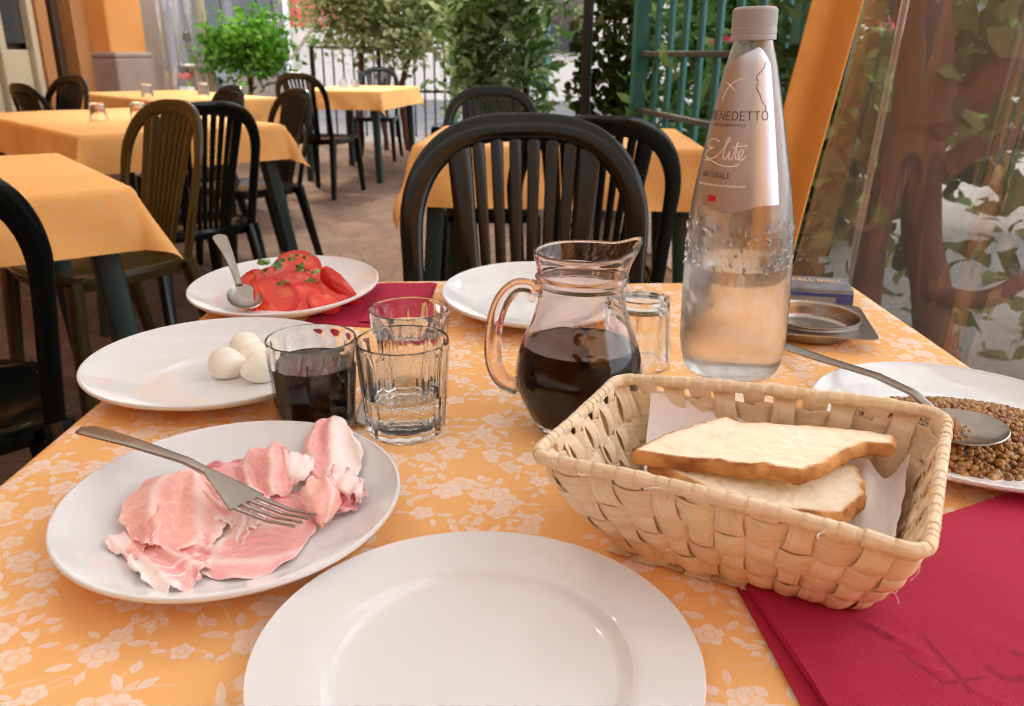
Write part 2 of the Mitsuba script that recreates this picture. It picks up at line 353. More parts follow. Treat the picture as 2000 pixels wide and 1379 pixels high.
# ------------------------------------------------------------------ the restaurant front on the left, runs along y at x = -3.45
X0 = -3.45
w = num('restaurant_building'); tag(w, 'ochre restaurant front with brown doorways and a bright orange pillar on the left', 'building')
def wallbox(name, y0, y1, z0, z1, x0, x1, m, parent=w, ch=0.0):
    return part(parent, name, box(x1 - x0, y1 - y0, z1 - z0, ((x0 + x1) / 2, (y0 + y1) / 2, (z0 + z1) / 2), ch), m)
wallbox('wall', -3.4, 5.4, 0, 3.6, X0 - .4, X0, 'm_plaster_orange')
wallbox('wall', 5.4, 9.0, 2.75, 3.6, X0 - .4, X0, 'm_plaster_orange')
dk = wallbox('doorway', 5.4, 6.38, 0, 2.75, X0 - .40, X0 - .12, 'm_dark_wood')
for y in (5.44, 5.93, 6.34): part(dk, 'frame', box(.06, .075, 2.7, (X0 - .05, y, 1.36), .006), 'm_cream_frame')
for y0, y1 in ((5.48, 5.89), (5.97, 6.30)):
    part(dk, 'pane', box(.012, y1 - y0 - .01, 1.55, (X0 - .08, (y0 + y1) / 2, 1.86)), 'm_dark_glass')
    part(dk, 'panel', box(.03, y1 - y0 - .01, 1.0, (X0 - .075, (y0 + y1) / 2, .54), .006), 'm_cream_frame')
wallbox('wall', 6.38, 6.52, 0, 2.75, X0 - .4, X0, 'm_plaster_brown')
dd = wallbox('doorway', 6.52, 6.88, 0, 2.75, X0 - .40, X0 - .20, 'm_plaster_brown')
part(dd, 'frame', box(.10, .09, 2.72, (X0 - .14, 6.82, 1.37), .006), 'm_dark_wood')
part(dd, 'frame', box(.10, .06, 2.72, (X0 - .14, 6.56, 1.37), .006), 'm_dark_wood')
wallbox('wall', 6.88, 7.12, 0, 2.75, X0 - .4, X0, 'm_plaster_brown')
pl = wallbox('pillar', 7.12, 7.80, 0, 3.6, X0 - .4, X0 + .16, 'm_plaster_orange', ch=.012)
part(pl, 'plinth', box(.60, .72, .98, (X0 - .10, 7.46, .49), .012), 'm_stone_grey')
part(pl, 'moulding', box(.60, .72, .05, (X0 - .10, 7.46, 1.005), .014), 'm_stone_grey')
wallbox('wall', 7.80, 9.0, 0, 2.75, X0 - .4, X0 - .12, 'm_stone_grey')
wb = num('restaurant_wing'); tag(wb, 'ochre wall added unseen behind the camera for its warm reflection', 'building')  # unseen wall added to reflect warmly in the bottle label and cut light
part(wb, 'wall', box(9.0, .4, 3.6, (.6, -3.25, 1.8)), 'm_plaster_orange')
part(wb, 'door', box(1.1, .06, 2.2, (.4, -3.03, 1.1), .01), 'm_dark_wood')
k = num('plastic_curtain'); tag(k, 'clear plastic curtain with a cream edge pole beside the bright orange pillar', 'curtain')
U, V = np.meshgrid(np.linspace(0, 1, 60), np.linspace(0, 1, 30), indexing='ij')
part(k, 'sheet', sheet(np.stack([X0 + .22 + .05 * np.sin(U * 19 + V * 2) + .02 * np.sin(U * 47), 7.86 + 1.18 * U, .05 + 2.6 * V], -1)), 'm_vinyl', smooth=True)
part(k, 'edge_pole', sweep(np.array([[X0 + .30, 9.05, 0], [X0 + .24, 9.05, 1.4], [X0 + .18, 9.05, 2.75]]), .045, .03, (0, 1, 0), 14, 3), 'm_cream_frame', smooth=40)

# ------------------------------------------------------------------ the awning overhead (out of the frame), with its poles
aw = num('awning'); tag(aw, 'cream fabric awning stretched over the terrace tables', 'awning')
def awning_panel(y0, y1, z0=2.95, z1=2.45):
    u = np.linspace(0, 1, 25); v = np.linspace(0, 1, 13)
    U, V = np.meshgrid(u, v, indexing='ij')
    x = X0 + U * (1.0 - X0); z = z0 + (z1 - z0) * U - .06 * np.sin(PI * ((V * 3) % 1)) 
    return sheet(np.stack([x, y0 + (y1 - y0) * V, z], -1))
for y0, y1 in ((-2.9, -.95), (-.80, 1.75), (1.8, 4.1), (4.15, 5.6)):
    part(aw, 'panel', awning_panel(y0, y1), 'm_awning', smooth=True)
part(aw, 'front_rail', sweep(np.array([[.99, -2.9, 2.44], [.99, 2, 2.44], [.99, 5.65, 2.44]]), .03, .03), 'm_black_metal', smooth=40)

# ------------------------------------------------------------------ far buildings across the street
b1 = num('grey_building'); tag(b1, 'grey street building far behind the terrace, dark shutters at its base', 'building')
part(b1, 'wall', box(26, .6, 9, (-18.4, 21, 4.5)), 'm_wall_grey')
for x in (-10.2, -8.7, -7.3, -6.1): 
    s = part(b1, 'shutter', box(.9, .12, 2.5, (x, 20.66, 1.25), .01), 'm_dark_glass'); part(s, 'frame', box(1.04, .08, .1, (x, 20.64, 2.55), .01), 'm_stone_grey')
part(b1, 'plinth', box(26, .1, .5, (-18.4, 20.65, .25)), 'm_stone_grey')
b2 = num('red_building'); tag(b2, 'coral red plastered house behind the hedge with a pale band at its foot', 'building')
part(b2, 'wall', box(1.9, .6, 8, (-4.45, 20.9, 5.6)), 'm_wall_red')
part(b2, 'base', box(1.9, .62, 1.6, (-4.45, 20.9, .8)), 'm_wall_pale')
part(b2, 'drainpipe', sweep(np.array([[-5.3, 20.5, 0], [-5.3, 20.5, 3], [-5.3, 20.5, 6]]), .07, .07, (1, 0, 0)), 'm_white', smooth=40)
part(b2, 'handrail', sweep(np.array([[-5.2, 20.2, .9], [-4.6, 20.2, 1.6], [-3.6, 20.2, 2.6]]), .04, .04), 'm_stone_grey', smooth=40)
b3 = num('pale_building'); tag(b3, 'pale pink plastered house far behind the greenery and the green fence', 'building')
part(b3, 'wall', box(32, .6, 9, (12.5, 20.95, 4.5)), 'm_wall_pale')
for x in (1.2, 4.2, 7.5, 11): part(b3, 'window', box(1.1, .1, 1.6, (x, 20.58, 1.9), .01), 'm_dark_glass')

# ------------------------------------------------------------------ vegetation
def bush(name, label, category, centre, radii, n, leaf, seed, cols, clumps=14, tight=.34, trunks=(), group=None, **kw):
    k = num(name); tag(k, label, category, group)
    P = clump_points(n, centre, radii, seed, clumps, tight)
    P = P[P[:, 2] > .05]
    m, c = leaf_cloud(P, leaf, seed + 1, cols=cols, **kw)
    part(k, 'crown', m, 'm_leaf', color=c)
    for i, (path, r0, r1) in enumerate(trunks): part(k, 'trunk', limb(path, r0, r1, seed=seed + i, wob=.03), 'm_bark', smooth=50)
    return k
GREEN = ((.05, .15, .015), (.12, .32, .035), (.24, .46, .08))
DARK = ((.012, .035, .010), (.03, .075, .02), (.07, .14, .035))
VARI = ((.10, .17, .05), (.28, .37, .14), (.60, .62, .36), (.24, .33, .12))
OLEA = ((.05, .14, .035), (.16, .32, .09), (.36, .50, .20))
k = bush('potted_shrub', 'bright green rounded shrub in a grey planter beside the red house', 'shrub', (-2.74, 9.0, 1.10), (.37, .36, .31), 2100, .085, 11, GREEN, clumps=22, tight=.30, aspect=2.0,
         trunks=(([(-2.78, 9, .4), (-2.76, 9.02, .7), (-2.8, 9, 1.1)], .035, .015),))
part(k, 'planter', box(.62, .5, .46, (-2.95, 8.92, .23), .02), 'm_stone_grey')
k = bush('variegated_shrub', 'large pale variegated shrub spreading over the black railing behind the far table', 'shrub', (-1.35, 9.6, 1.78), (1.0, .6, .80), 9500, .088, 21, VARI, clumps=38, tight=.22, aspect=2.0,
         trunks=(([(-1.75, 9.6, 0), (-1.72, 9.6, .7), (-1.6, 9.6, 1.5)], .05, .02), ([(-1.2, 9.6, 0), (-1.25, 9.6, .7), (-1.0, 9.6, 1.4)], .045, .02), ([(-1.45, 9.6, 0), (-1.5, 9.6, .8), (-1.5, 9.6, 1.5)], .03, .02)))
bush('laurel_shrub', 'tall dark laurel behind the two chairs at the middle', 'shrub', (-.06, 6.3, 1.28), (.46, .38, .95), 4600, .105, 31, ((.05, .11, .025), (.15, .25, .07), (.44, .54, .30), (.12, .22, .055)), clumps=30, tight=.25, aspect=2.9,
     trunks=(([(-.30, 6.3, 0), (-.32, 6.3, .8), (-.28, 6.3, 1.7)], .035, .02), ([(-.15, 6.35, 0), (-.14, 6.3, .9), (-.1, 6.3, 1.8)], .028, .015), ([(.1, 6.3, 0), (.08, 6.3, .9), (.15, 6.3, 1.7)], .025, .015)))
bush('ivy_plant', 'dark ivy climbing round the black pole left of the green fence', 'climbing plant', (.68, 5.7, .98), (.27, .24, 1.1), 2400, .075, 41, ((.03, .05, .012), (.07, .10, .025), (.14, .17, .05)), clumps=30, tight=.22, aspect=1.4,
     trunks=(([(.62, 5.7, 0), (.66, 5.7, .8), (.62, 5.7, 1.9)], .02, .012),))
k = bush('oleander_shrub', 'oleander with long bright leaves behind the green fence', 'shrub', (1.62, 4.95, 1.05), (.80, .45, 1.0), 5000, .15, 51, OLEA, clumps=40, tight=.22, aspect=3.6, up=.8,
         trunks=tuple(([(x, 4.95, 0), (x + .03, 4.95, .7), (x + dx, 4.95, 1.6)], .02, .012) for x, dx in ((1.2, -.1), (1.5, .05), (1.75, .1), (2.1, .0))))
r_ = np.random.default_rng(3)
P = np.array([[1.06, 4.55, 1.12], [1.30, 4.5, 1.25], [1.9, 4.5, 1.2]])
for p in P:
    m, c = leaf_cloud(p + r_.normal(size=(9, 3)) * .018, .045, 5, cols=((.6, .05, .10), (.75, .15, .22)), aspect=1.3)
    part(k, 'flower', m, 'm_leaf', color=c)
pass

# the big reddish-trunked tree just outside the clear curtain, on the right
tr = num('street_tree'); tag(tr, 'red brown forked tree trunk seen through the clear plastic curtain', 'tree')
def tl(path, r0, r1, s): part(tr, 'trunk' if r0 > .06 else 'branch', limb(path, r0, r1, 12, s, .04), 'm_bark', smooth=50)
TY = 2.35
def tp(*pts): return [(x, TY + dy, z) for x, z, dy in pts]
tl(tp((1.07, -.1, 0), (1.05, .3, 0), (1.04, .6, 0), (1.10, .82, 0), (1.14, 1.0, .03)), .045, .050, 1)
tl(tp((1.33, -.1, -.1), (1.24, .3, -.05), (1.19, .55, 0), (1.14, .82, 0), (1.13, 1.0, .03)), .056, .052, 2)
tl(tp((1.13, .88, 0), (1.12, 1.0, 0), (1.08, 1.15, 0), (1.03, 1.35, 0), (1.0, 2.2, 0)), .085, .05, 3)
tl(tp((1.15, .86, 0), (1.28, .98, -.03), (1.42, 1.10, -.06), (1.75, 1.3, -.1), (2.1, 1.7, -.1)), .058, .035, 4)
tl(tp((1.14, .9, 0), (1.16, 1.05, .1), (1.2, 1.3, .15), (1.25, 2.2, .2)), .05, .035, 5)
tl(tp((1.2, .42, -.05), (1.35, .40, -.1), (1.5, .48, -.1), (1.8, .55, -.1)), .03, .018, 6)
tl(tp((1.17, .72, 0), (1.35, .84, -.05), (1.6, .82, -.08), (1.9, .95, -.08)), .035, .02, 7)
P = np.concatenate([clump_points(520, (1.55, 2.5, 1.0), (.55, .3, .45), 61, 26, .2), clump_points(150, (1.8, 3.0, .30), (.75, .35, .34), 62, 24, .24), clump_points(160, (.93, 2.5, .6), (.10, .2, .5), 63, 10, .3),
                    clump_points(900, (1.3, 2.6, 1.9), (1.2, .8, .5), 64, 26, .25)])
m, c = leaf_cloud(P, .10, 65, cols=((.03, .05, .02), (.08, .11, .04), (.20, .22, .10)), aspect=1.7)
part(tr, 'crown', m, 'm_leaf', color=c)
bush('roadside_bush', 'loose dark green bush on the pavement beyond the forked tree', 'bush', (2.9, 5.2, 1.25), (1.2, .6, .95), 2200, .13, 71, ((.03, .07, .02), (.08, .14, .04), (.16, .22, .09)), clumps=26, tight=.24, aspect=2.2)
bush('hedge_plant', 'dark leafy bush just outside the orange curtain strip', 'bush', (.98, 3.1, .55), (.13, .35, .62), 800, .08, 73, ((.02, .04, .012), (.05, .08, .02), (.10, .13, .04)), clumps=22, tight=.25, aspect=2.0)

# ------------------------------------------------------------------ poles, fences, railings
k = num('black_pole'); tag(k, 'thin black pole standing among the ivy in the middle', 'pole')
part(k, 'shaft', sweep(np.array([[.44, 5.3, 0], [.44, 5.3, 1.2], [.44, 5.3, 2.6]]), .032, .032, (1, 0, 0), 16), 'm_black_metal', smooth=40)
part(k, 'base_plate', box(.16, .16, .02, (.44, 5.3, .011), .003), 'm_black_metal')
def fence(key, P0, P1, z0, z1, nb, m_post, m_bar, m_rail, rails, bar=.013, post=.035, posts=(0, 1)):
    P0, P1 = np.array(P0, float), np.array(P1, float); d = P1 - P0; L = np.linalg.norm(d); a = math.atan2(d[1], d[0])
    for t in posts:
        p = P0 + d * t
        part(key, 'post', xf(box(post * 2, post * 2, z1 + .06, (0, 0, (z1 + .06) / 2), .006), mat((p[0], p[1], 0), a)), m_post)
    nrm = np.array([-math.sin(a), math.cos(a)])
    for z in rails:
        p = (P0 + P1) / 2
        part(key, 'rail', xf(box(L - .02, .03, .03, (0, 0, 0), .004), mat((p[0], p[1], z), a)), m_rail)
    for i in range(nb):
        p = P0 + d * (i + 1) / (nb + 1) + nrm * .028
        part(key, 'bar', sweep(np.array([[p[0], p[1], z0], [p[0], p[1], (z0 + z1) / 2], [p[0], p[1], z1]]), bar, bar, (1, 0, 0), 10), m_bar, smooth=40)
k = num('green_fence'); tag(k, 'teal green metal fence of vertical bars with the oleander behind it', 'fence')
fence(k, (.72, 5.0), (1.03, 3.12), .50, 1.42, 8, 'm_teal_metal', 'm_teal_metal', 'm_rail', (.74, 1.045, 1.36), bar=.019, post=.04, posts=(0, 1))
k = num('black_railing'); tag(k, 'low black iron railing in front of the red house', 'railing')
fence(k, (-2.35, 10.1), (-.7, 10.1), .1, 1.12, 13, 'm_black_metal', 'm_black_metal', 'm_black_metal', (.62, 1.1), bar=.011, post=.025)
k = num('dark_green_railing'); tag(k, 'dark green barred railing behind the far table, right of the variegated shrub', 'railing')
fence(k, (-.65, 9.2), (.3, 8.4), .1, 1.3, 10, 'm_teal_metal', 'm_teal_metal', 'm_teal_metal', (.6, 1.28), bar=.013, post=.03)

k = num('garden_wall'); tag(k, 'low white plastered wall under the green fence', 'wall')
part(k, 'wall', xf(box(1.98, .13, .46, (0, 0, .23), .01), mat((.885, 4.06, 0), math.atan2(-1.88, .31))), 'm_white')
# parked scooter and a round road sign out in the street
k = num('scooter'); tag(k, 'dark parked scooter with a red tail light beyond the left tables', 'scooter')
SX, SY = -3.98, 11.2
tor = lambda R, r: lathe([(R + r * math.cos(a), r * math.sin(a)) for a in np.linspace(0, 2 * PI, 17)], 40)
for y in (-.55, .62): 
    w_ = part(k, 'wheel', xf(tor(.20, .055), mat((SX, SY + y, .255), ry=PI / 2)), 'm_black_metal', smooth=40); part(w_, 'hub', xf(lathe([(0, -.04), (.12, -.03), (.13, 0), (.12, .03), (0, .04)], 24), mat((SX, SY + y, .255), ry=PI / 2)), 'm_steel', smooth=40)
part(k, 'body', hull([(SX + sx * w, SY + y, z) for sx in (-1, 1) for (w, y, z) in ((.13, -.75, .55), (.16, -.5, .42), (.16, .1, .32), (.10, .5, .35), (.15, -.6, .80), (.14, .0, .74), (.12, .15, .5))]), 'm_black_metal', smooth=50)
part(k, 'leg_shield', hull([(SX + sx * w, SY + y, z) for sx in (-1, 1) for (w, y, z) in ((.20, .42, .45), (.22, .46, .8), (.12, .52, 1.0), (.12, .42, .35))]), 'm_wall_grey', smooth=50)
part(k, 'seat', xf(box(.26, .72, .10, (0, 0, 0), .035), mat((SX, SY - .32, .85))), 'm_black_metal', smooth=50)
part(k, 'tail_light', xf(box(.15, .05, .07, (0, 0, 0), .015), mat((SX, SY - .79, .76))), 'm_red')
part(k, 'number_plate', box(.18, .012, .16, (SX + .02, SY - .80, .56), .002), 'm_white')
part(k, 'handlebar', sweep(spline([(SX - .36, SY + .38, 1.06), (SX - .15, SY + .45, 1.02), (SX + .15, SY + .45, 1.02), (SX + .36, SY + .38, 1.06)], 20), .018, .018, (0, 0, 1), 10), 'm_black_metal', smooth=50)
for s_ in (-1, 1): part(k, 'mirror', xf(lathe([(0, -.01), (.06, -.008), (.065, 0), (.06, .008), (0, .01)], 20), mat((SX + s_ * .36, SY + .40, 1.22), rx=PI / 2)), 'm_black_metal', smooth=40)
k = num('road_sign'); tag(k, 'round blue and red no parking sign on a thin post at the top left', 'sign')
part(k, 'post', sweep(np.array([[-5.35, 15.0, 0], [-5.35, 15.0, 1], [-5.35, 15.0, 2.5]]), .03, .03, (1, 0, 0), 10), 'm_stone_grey', smooth=40)
part(k, 'disc', xf(lathe([(0, -.01), (.27, -.01), (.27, .008), (0, .008)], 40), mat((-5.35, 14.95, 2.15), rx=PI / 2)), 'm_red')
part(k, 'field', xf(lathe([(0, -.002), (.215, -.002), (.215, .003), (0, .003)], 40), mat((-5.35, 14.938, 2.15), rx=PI / 2)), 'm_blue')
part(k, 'bar', xf(box(.42, .006, .05, (0, 0, 0)), mat((-5.35, 14.930, 2.15), ry=PI / 4)), 'm_red')

# ------------------------------------------------------------------ the clear curtain with its orange fabric strip
k = num('curtain_strip'); tag(k, 'slanting orange fabric strip that edges the clear plastic curtain', 'curtain')
def strip_mesh():
    n = 40; t = np.linspace(0, 1, n)
    z = .40 + t * 2.05
    x = .490 + .105 * (z - .76) + .006 * np.sin(z * 6)
    y = 1.50 + .02 * np.sin(z * 4)
    w = np.linspace(-.040, .040, 9)
    P = np.stack([x[:, None] + w[None], y[:, None] + .010 * np.cos(w / .040 * PI)[None] - .12 * w[None], np.repeat(z[:, None], 9, 1)], -1)
    return sheet(P, .003), np.stack([x, y, z], -1)
m, ctr = strip_mesh()
part(k, 'fabric', m, 'm_orange_fabric', smooth=50)
part(k, 'hem', sweep(ctr + [.040, -.008, 0], .0055, .004, (0, 1, 0), 8), 'm_orange_fabric', smooth=50)
k = num('plastic_curtain'); tag(k, 'clear wrinkled plastic curtain hanging beside the table on the right', 'curtain')
def curtain():
    nu, nv = 90, 60
    u = np.linspace(0, 1, nu); z = np.linspace(.1, 2.4, nv)
    U, Z = np.meshgrid(u, z, indexing='ij')
    x0 = .490 + .105 * (Z - .76) + .045
    x = x0 * (1 - U) + (.80 + .03 * np.sin(U * 40)) * U + .012 * np.sin(U * 55 + Z * 1.5) * (.3 + U) + .008 * np.sin(U * 23 - Z * 3)
    y = 1.49 - U * 1.75 + .014 * np.sin(Z * 5 + U * 9)
    return sheet(np.stack([x, y, Z], -1))
part(k, 'sheet', curtain(), 'm_vinyl', smooth=True)
part(k, 'seam', sweep(np.array([[.56, 1.36, .1], [.575, 1.36, .7], [.60, 1.36, 1.2], [.65, 1.36, 2.4]]), .006, .003, (0, 1, 0), 8), 'm_vinyl', smooth=50)

# ------------------------------------------------------------------ plastic chairs: one made with its parts, then placed many times
CH = .90
def back_pt(x, s):
    """Point of the backrest shell at lateral x and height s (0 at the seat, 1 at the top)."""
    z = .42 + s * (CH - .42)
    y = -.185 - .10 * s - .02 * s * s - .035 * (1 - (x / .22) ** 2) * (.4 + .6 * s)
    return np.array([x, y, z])
def back_nrm(x, s):
    e = 1e-3
    a = back_pt(x + e, s) - back_pt(x - e, s); b = back_pt(x, s + e) - back_pt(x, s - e)
    n = np.cross(a, b); return n / np.linalg.norm(n)
def back_sweep(xs, ss, hw, ht, n=14, power=2.6):
    P = np.array([back_pt(x, s) for x, s in zip(xs, ss)]); N = np.array([back_nrm(x, s) for x, s in zip(xs, ss)])
    return sweep(P, hw, ht, N, n, power)
def chair_parts():
    out = []
    t = np.linspace(0, 1, 61); ang = PI * (1 - t)
    c, s = np.cos(ang), np.sin(ang)
    ax = .197 * np.sign(c) * np.abs(c) ** .68
    ay = .60 + .36 * np.abs(s) ** .92
    lo = np.linspace(0, .98, 16)
    xs = np.concatenate([-.180 - .017 * lo, ax, (.180 + .017 * lo)[::-1]]); ss = np.concatenate([-.10 + .70 * lo, ay, (-.10 + .70 * lo)[::-1]])
    p = spline(np.stack([xs, ss], 1)[::3], 90)
    hw = .0185 + .0075 * np.clip(p[:, 1] - .5, 0, 1) * 2
    out.append(('back_frame', back_sweep(p[:, 0], p[:, 1], hw, .0105), 45))
    for k, (xb, xt, w) in enumerate(((-.078, -.117, .0165), (-.053, -.083, .0085), (-.032, -.050, .0085), (-.0107, -.0167, .0085), (.0107, .0167, .0085), (.032, .050, .0085), (.053, .083, .0085), (.078, .117, .0165))):
        tt = np.linspace(0, 1, 9)
        top = .60 + .36 * (1 - (abs(xt) / .197) ** (2 / .68)) ** .46 if abs(xt) < .19 else .6
        x = xb + (xt - xb) * tt ** 1.2; sl = -.02 + (min(top, .93) + .02) * tt
        ww = w * (1 + .35 * tt ** 2)
        out.append(('slat', back_sweep(x, sl, ww, .0065, 10), 45))
    # seat: a dished rounded slab with a rim
    nu, nv = 15, 15
    u = np.linspace(-1, 1, nu); v = np.linspace(-1, 1, nv); U, V = np.meshgrid(u, v, indexing='ij')
    k = np.maximum(np.abs(U), np.abs(V)); rr = np.sqrt(U * U + V * V) + 1e-9
    f = np.where(k > 0, k / rr, 1) * .45 + .55
    X, Y = U * f * .225, V * f * .225 + .005
    Z = .432 - .016 * (1 - np.minimum(rr, 1) ** 2) - .02 * np.clip(V - .75, 0, 1) * 2
    out.append(('seat', sheet(np.stack([X, Y, Z], -1), .012), 45))
    ring = np.array([[np.sign(math.cos(a)) * abs(math.cos(a)) ** .5 * .205, np.sign(math.sin(a)) * abs(math.sin(a)) ** .5 * .205 + .005, .412] for a in np.linspace(0, 2 * PI, 48, endpoint=False)])
    out.append(('apron', sweep(ring, .007, .022, (0, 0, 1), 10, 3, closed=True), 45))
    for sx in (-1, 1):
        for (p0, p1) in (((.185, -.185, .425), (.215, -.275, .0)), ((.185, .19, .415), (.205, .225, .0))):
            P = np.array([[sx * (p0[0] + (p1[0] - p0[0]) * q), p0[1] + (p1[1] - p0[1]) * q, p0[2] + (p1[2] - p0[2]) * q] for q in np.linspace(0, 1, 7)])
            q = np.linspace(0, 1, 7)
            out.append(('leg', sweep(P, .028 - .010 * q, .022 - .006 * q, (0, 1, 0), 12, 3.4), 45))
    return out
CHAIR = [(n, mikit.ply(m, 'm_plastic', smooth=sm)) for n, m, sm in chair_parts()]
def chair(label, x, y, phi, s=1.0, group=None, category='chair', reflection_tint=False):
    k = num('plastic_chair'); tag(k, label, category, group)
    W = T().translate([x, y, 0]).rotate([0, 0, 1], math.degrees(phi)).scale([s, s, s])
    for n, d in CHAIR:
        d2 = {**d, 'to_world': W}
        if reflection_tint: d2['bsdf'] = {'type': 'ref', 'id': 'm_plastic_reflection_tint'}
        scene[num(f'{k}__{n}')] = d2
    return k
G1 = 'dark plastic chairs around the terrace tables'
chair('glossy dark green plastic chair facing the camera across the set table', .020, 1.20, PI, 1.035, G1)
chair('dark plastic chair turned away, right behind the chair at the end of the set table', .20, 2.32, 0.0, 1.0, G1)
chair('shiny dark plastic chair with white glints, on the far side of the middle table', -.10, 3.52, PI, 1.0, G1)
chair('dark slatted plastic chair seen whole from behind, drawn up to the far table', -1.47, 6.5, -.30, 1.0, G1)
chair('dark plastic chair behind the far table, its arched top above the cloth', -1.42, 8.75, PI, 1.0, G1)
chair('dark bluish plastic chair at the right end of the far table', -.52, 7.65, PI / 2, 1.0, G1)
chair('dark plastic chair tinted brown to show a warm reflection, beside the nearest left table', -1.29, 2.50, 2.547, .985, G1, reflection_tint=True)
chair('black plastic chair seen from behind, next to the chair with the painted warm reflection', -1.27, 3.16, .764, .97, G1)
chair('dark plastic chair at the far side of the second left table, left one of two', -1.78, 4.52, 2.335, .96, G1)
chair('dark plastic chair at the far side of the second left table, right one of two', -1.33, 4.15, 2.335, .96, G1)
chair('black plastic chair at the left picture edge, before the nearest left table', -1.06, 1.34, .669, 1.0, G1)
chair('black plastic chair in front of the brown doorway at the far left', -2.75, 4.75, 2.6, 1.0, G1)
chair('dim plastic chair under the bright orange pillar', -2.70, 5.25, -.6, .95, G1)

# ------------------------------------------------------------------ terrace tables and their cloths
def cloth_mesh(sx, sy, hang, seed, flare=.10, fold=.34, n=89, z0=.75, sag=0.0):
    """A cloth over a table top sx by sy (centred): hangs with pointed corners and a few soft folds. Returns mesh, uv."""
    r = np.random.default_rng(seed)
    a, b = sx / 2 + hang, sy / 2 + hang
    u = np.linspace(-a, a, n); v = np.linspace(-b, b, n)
    U, V = np.meshgrid(u, v, indexing='ij')
    cx, cy = np.clip(U, -sx / 2, sx / 2), np.clip(V, -sy / 2, sy / 2)
    ex, ey = U - cx, V - cy
    L = np.hypot(ex, ey); safe = np.maximum(L, 1e-9); dx, dy = ex / safe, ey / safe
    phi = np.abs(np.arctan2(np.abs(ey), np.abs(ex)) - PI / 4)
    cor = np.where((np.abs(ex) > 1e-9) & (np.abs(ey) > 1e-9), np.clip(1 - phi / (PI / 4), 0, 1), 0)
    wave = .018 * np.sin(U * 9 + seed) * np.sin(V * 8 + 2 * seed) + .012 * np.sin((U + V) * 23 + seed)
    R = .012
    th = np.minimum(L / R, PI / 2)
    over = np.maximum(L - R * PI / 2, 0)
    fl = flare + (fold - flare) * np.sin(cor * PI / 2) ** 2 + wave * 4.5
    out = np.where(L > 0, R * np.sin(th) + over * fl, 0)
    drop = np.where(L > 0, R * (1 - np.cos(th)) + over * np.sqrt(np.clip(1 - fl ** 2, .2, 1)), 0)
    X, Y = cx + dx * out, cy + dy * out
    Z = z0 - drop + .0012 * np.sin(U * 21 + seed) * np.sin(V * 17) * (L == 0)
    return sheet(np.stack([X, Y, Z], -1)), np.stack([U, V], -1).reshape(-1, 2) + r.random(2) * 3

def cafe_table(tlabel, clabel, x, y, phi, sx, sy, hang, seed, splay=.05, leg=.032, mat_cloth='m_cloth_far', z0=.75, **kw):
    k = num('dining_table'); tag(k, tlabel, 'table', 'dark plastic tables under orange cloths')
    M = mat((x, y, 0), phi)
    part(k, 'tabletop', xf(box(sx - .012, sy - .012, .028, (0, 0, z0 - .018), .008), M), 'm_table_plastic')
    for ax in (-1, 1):
        for ay in (-1, 1):
            P = np.array([[ax * (sx / 2 - .07 + splay * q), ay * (sy / 2 - .07 + splay * q), (z0 - .032) * (1 - q)] for q in np.linspace(0, 1, 5)])
            part(k, 'leg', xf(sweep(P, leg - .006 * np.linspace(0, 1, 5), leg - .006 * np.linspace(0, 1, 5), (1, 0, 0), 12, 4), M), 'm_table_plastic', smooth=40)
    for ax in (-1, 1): part(k, 'crossbar', xf(box(.03, sy - .2, .05, (ax * (sx / 2 - .075), 0, z0 - .058), .005), M), 'm_table_plastic')
    c = num('tablecloth'); tag(c, clabel, 'tablecloth', 'orange cloths on the terrace tables')
    m, uv = cloth_mesh(sx, sy, hang, seed, z0=z0, **kw)
    put(c, xf(m, M), mat_cloth, smooth=True, uv=uv)
    return M
M1 = cafe_table('dark table under the orange cloth nearest on the left', 'orange cloth on the nearest table at the left, its corner pointing at the tomatoes', -1.44, 1.915, math.radians(38), .83, .83, .145, 3, flare=.2, fold=.45)
M2 = cafe_table('dark table under the second orange cloth on the left', 'long orange cloth on the second left table, two upturned glasses on it', -1.79, 3.85, math.radians(134), 1.48, .81, .15, 5, splay=.09, flare=.15, fold=.5)
M3 = cafe_table('dark table at the back left in front of the pillar', 'orange cloth on the table at the back left near the parked scooter', -2.40, 6.05, math.radians(134), 1.5, .8, .2, 6)
M4 = cafe_table('dark table at the far end in front of the black railing', 'pale orange cloth on the far table with two upturned glasses', -1.36, 7.62, math.radians(-9), .72, 1.15, .16, 8, splay=.02)
M5 = cafe_table('dark table behind the two middle chairs', 'orange cloth on the middle table seen through the chair slats', .17, 3.18, math.radians(-3), .96, .80, .21, 10)

# ------------------------------------------------------------------ the set table in the foreground
TZ = .75
k = num('dining_table'); tag(k, 'table under the floral orange cloth laid with the antipasto', 'table', 'dark plastic tables under orange cloths')
TX, TYc, TSX, TSY = .048, .585, .80, .95
part(k, 'tabletop', box(TSX - .012, TSY - .012, .028, (TX, TYc, TZ - .018), .008), 'm_table_plastic')
for ax in (-1, 1):
    for ay in (-1, 1):
        q = np.linspace(0, 1, 5)
        P = np.stack([TX + ax * (TSX / 2 - .07 + .03 * q), TYc + ay * (TSY / 2 - .07 + .03 * q), (TZ - .032) * (1 - q)], -1)
        part(k, 'leg', sweep(P, .032 - .006 * q, .032 - .006 * q, (1, 0, 0), 12, 4), 'm_table_plastic', smooth=40)
k = num('tablecloth'); tag(k, 'orange damask cloth with pale flowers on the set table', 'tablecloth', 'orange cloths on the terrace tables')
m, uv = cloth_mesh(TSX, TSY, .20, 4, n=121, flare=.05, fold=.28)
put(k, xf(m, mat((TX, TYc, 0))), 'm_cloth', smooth=True, uv=uv)

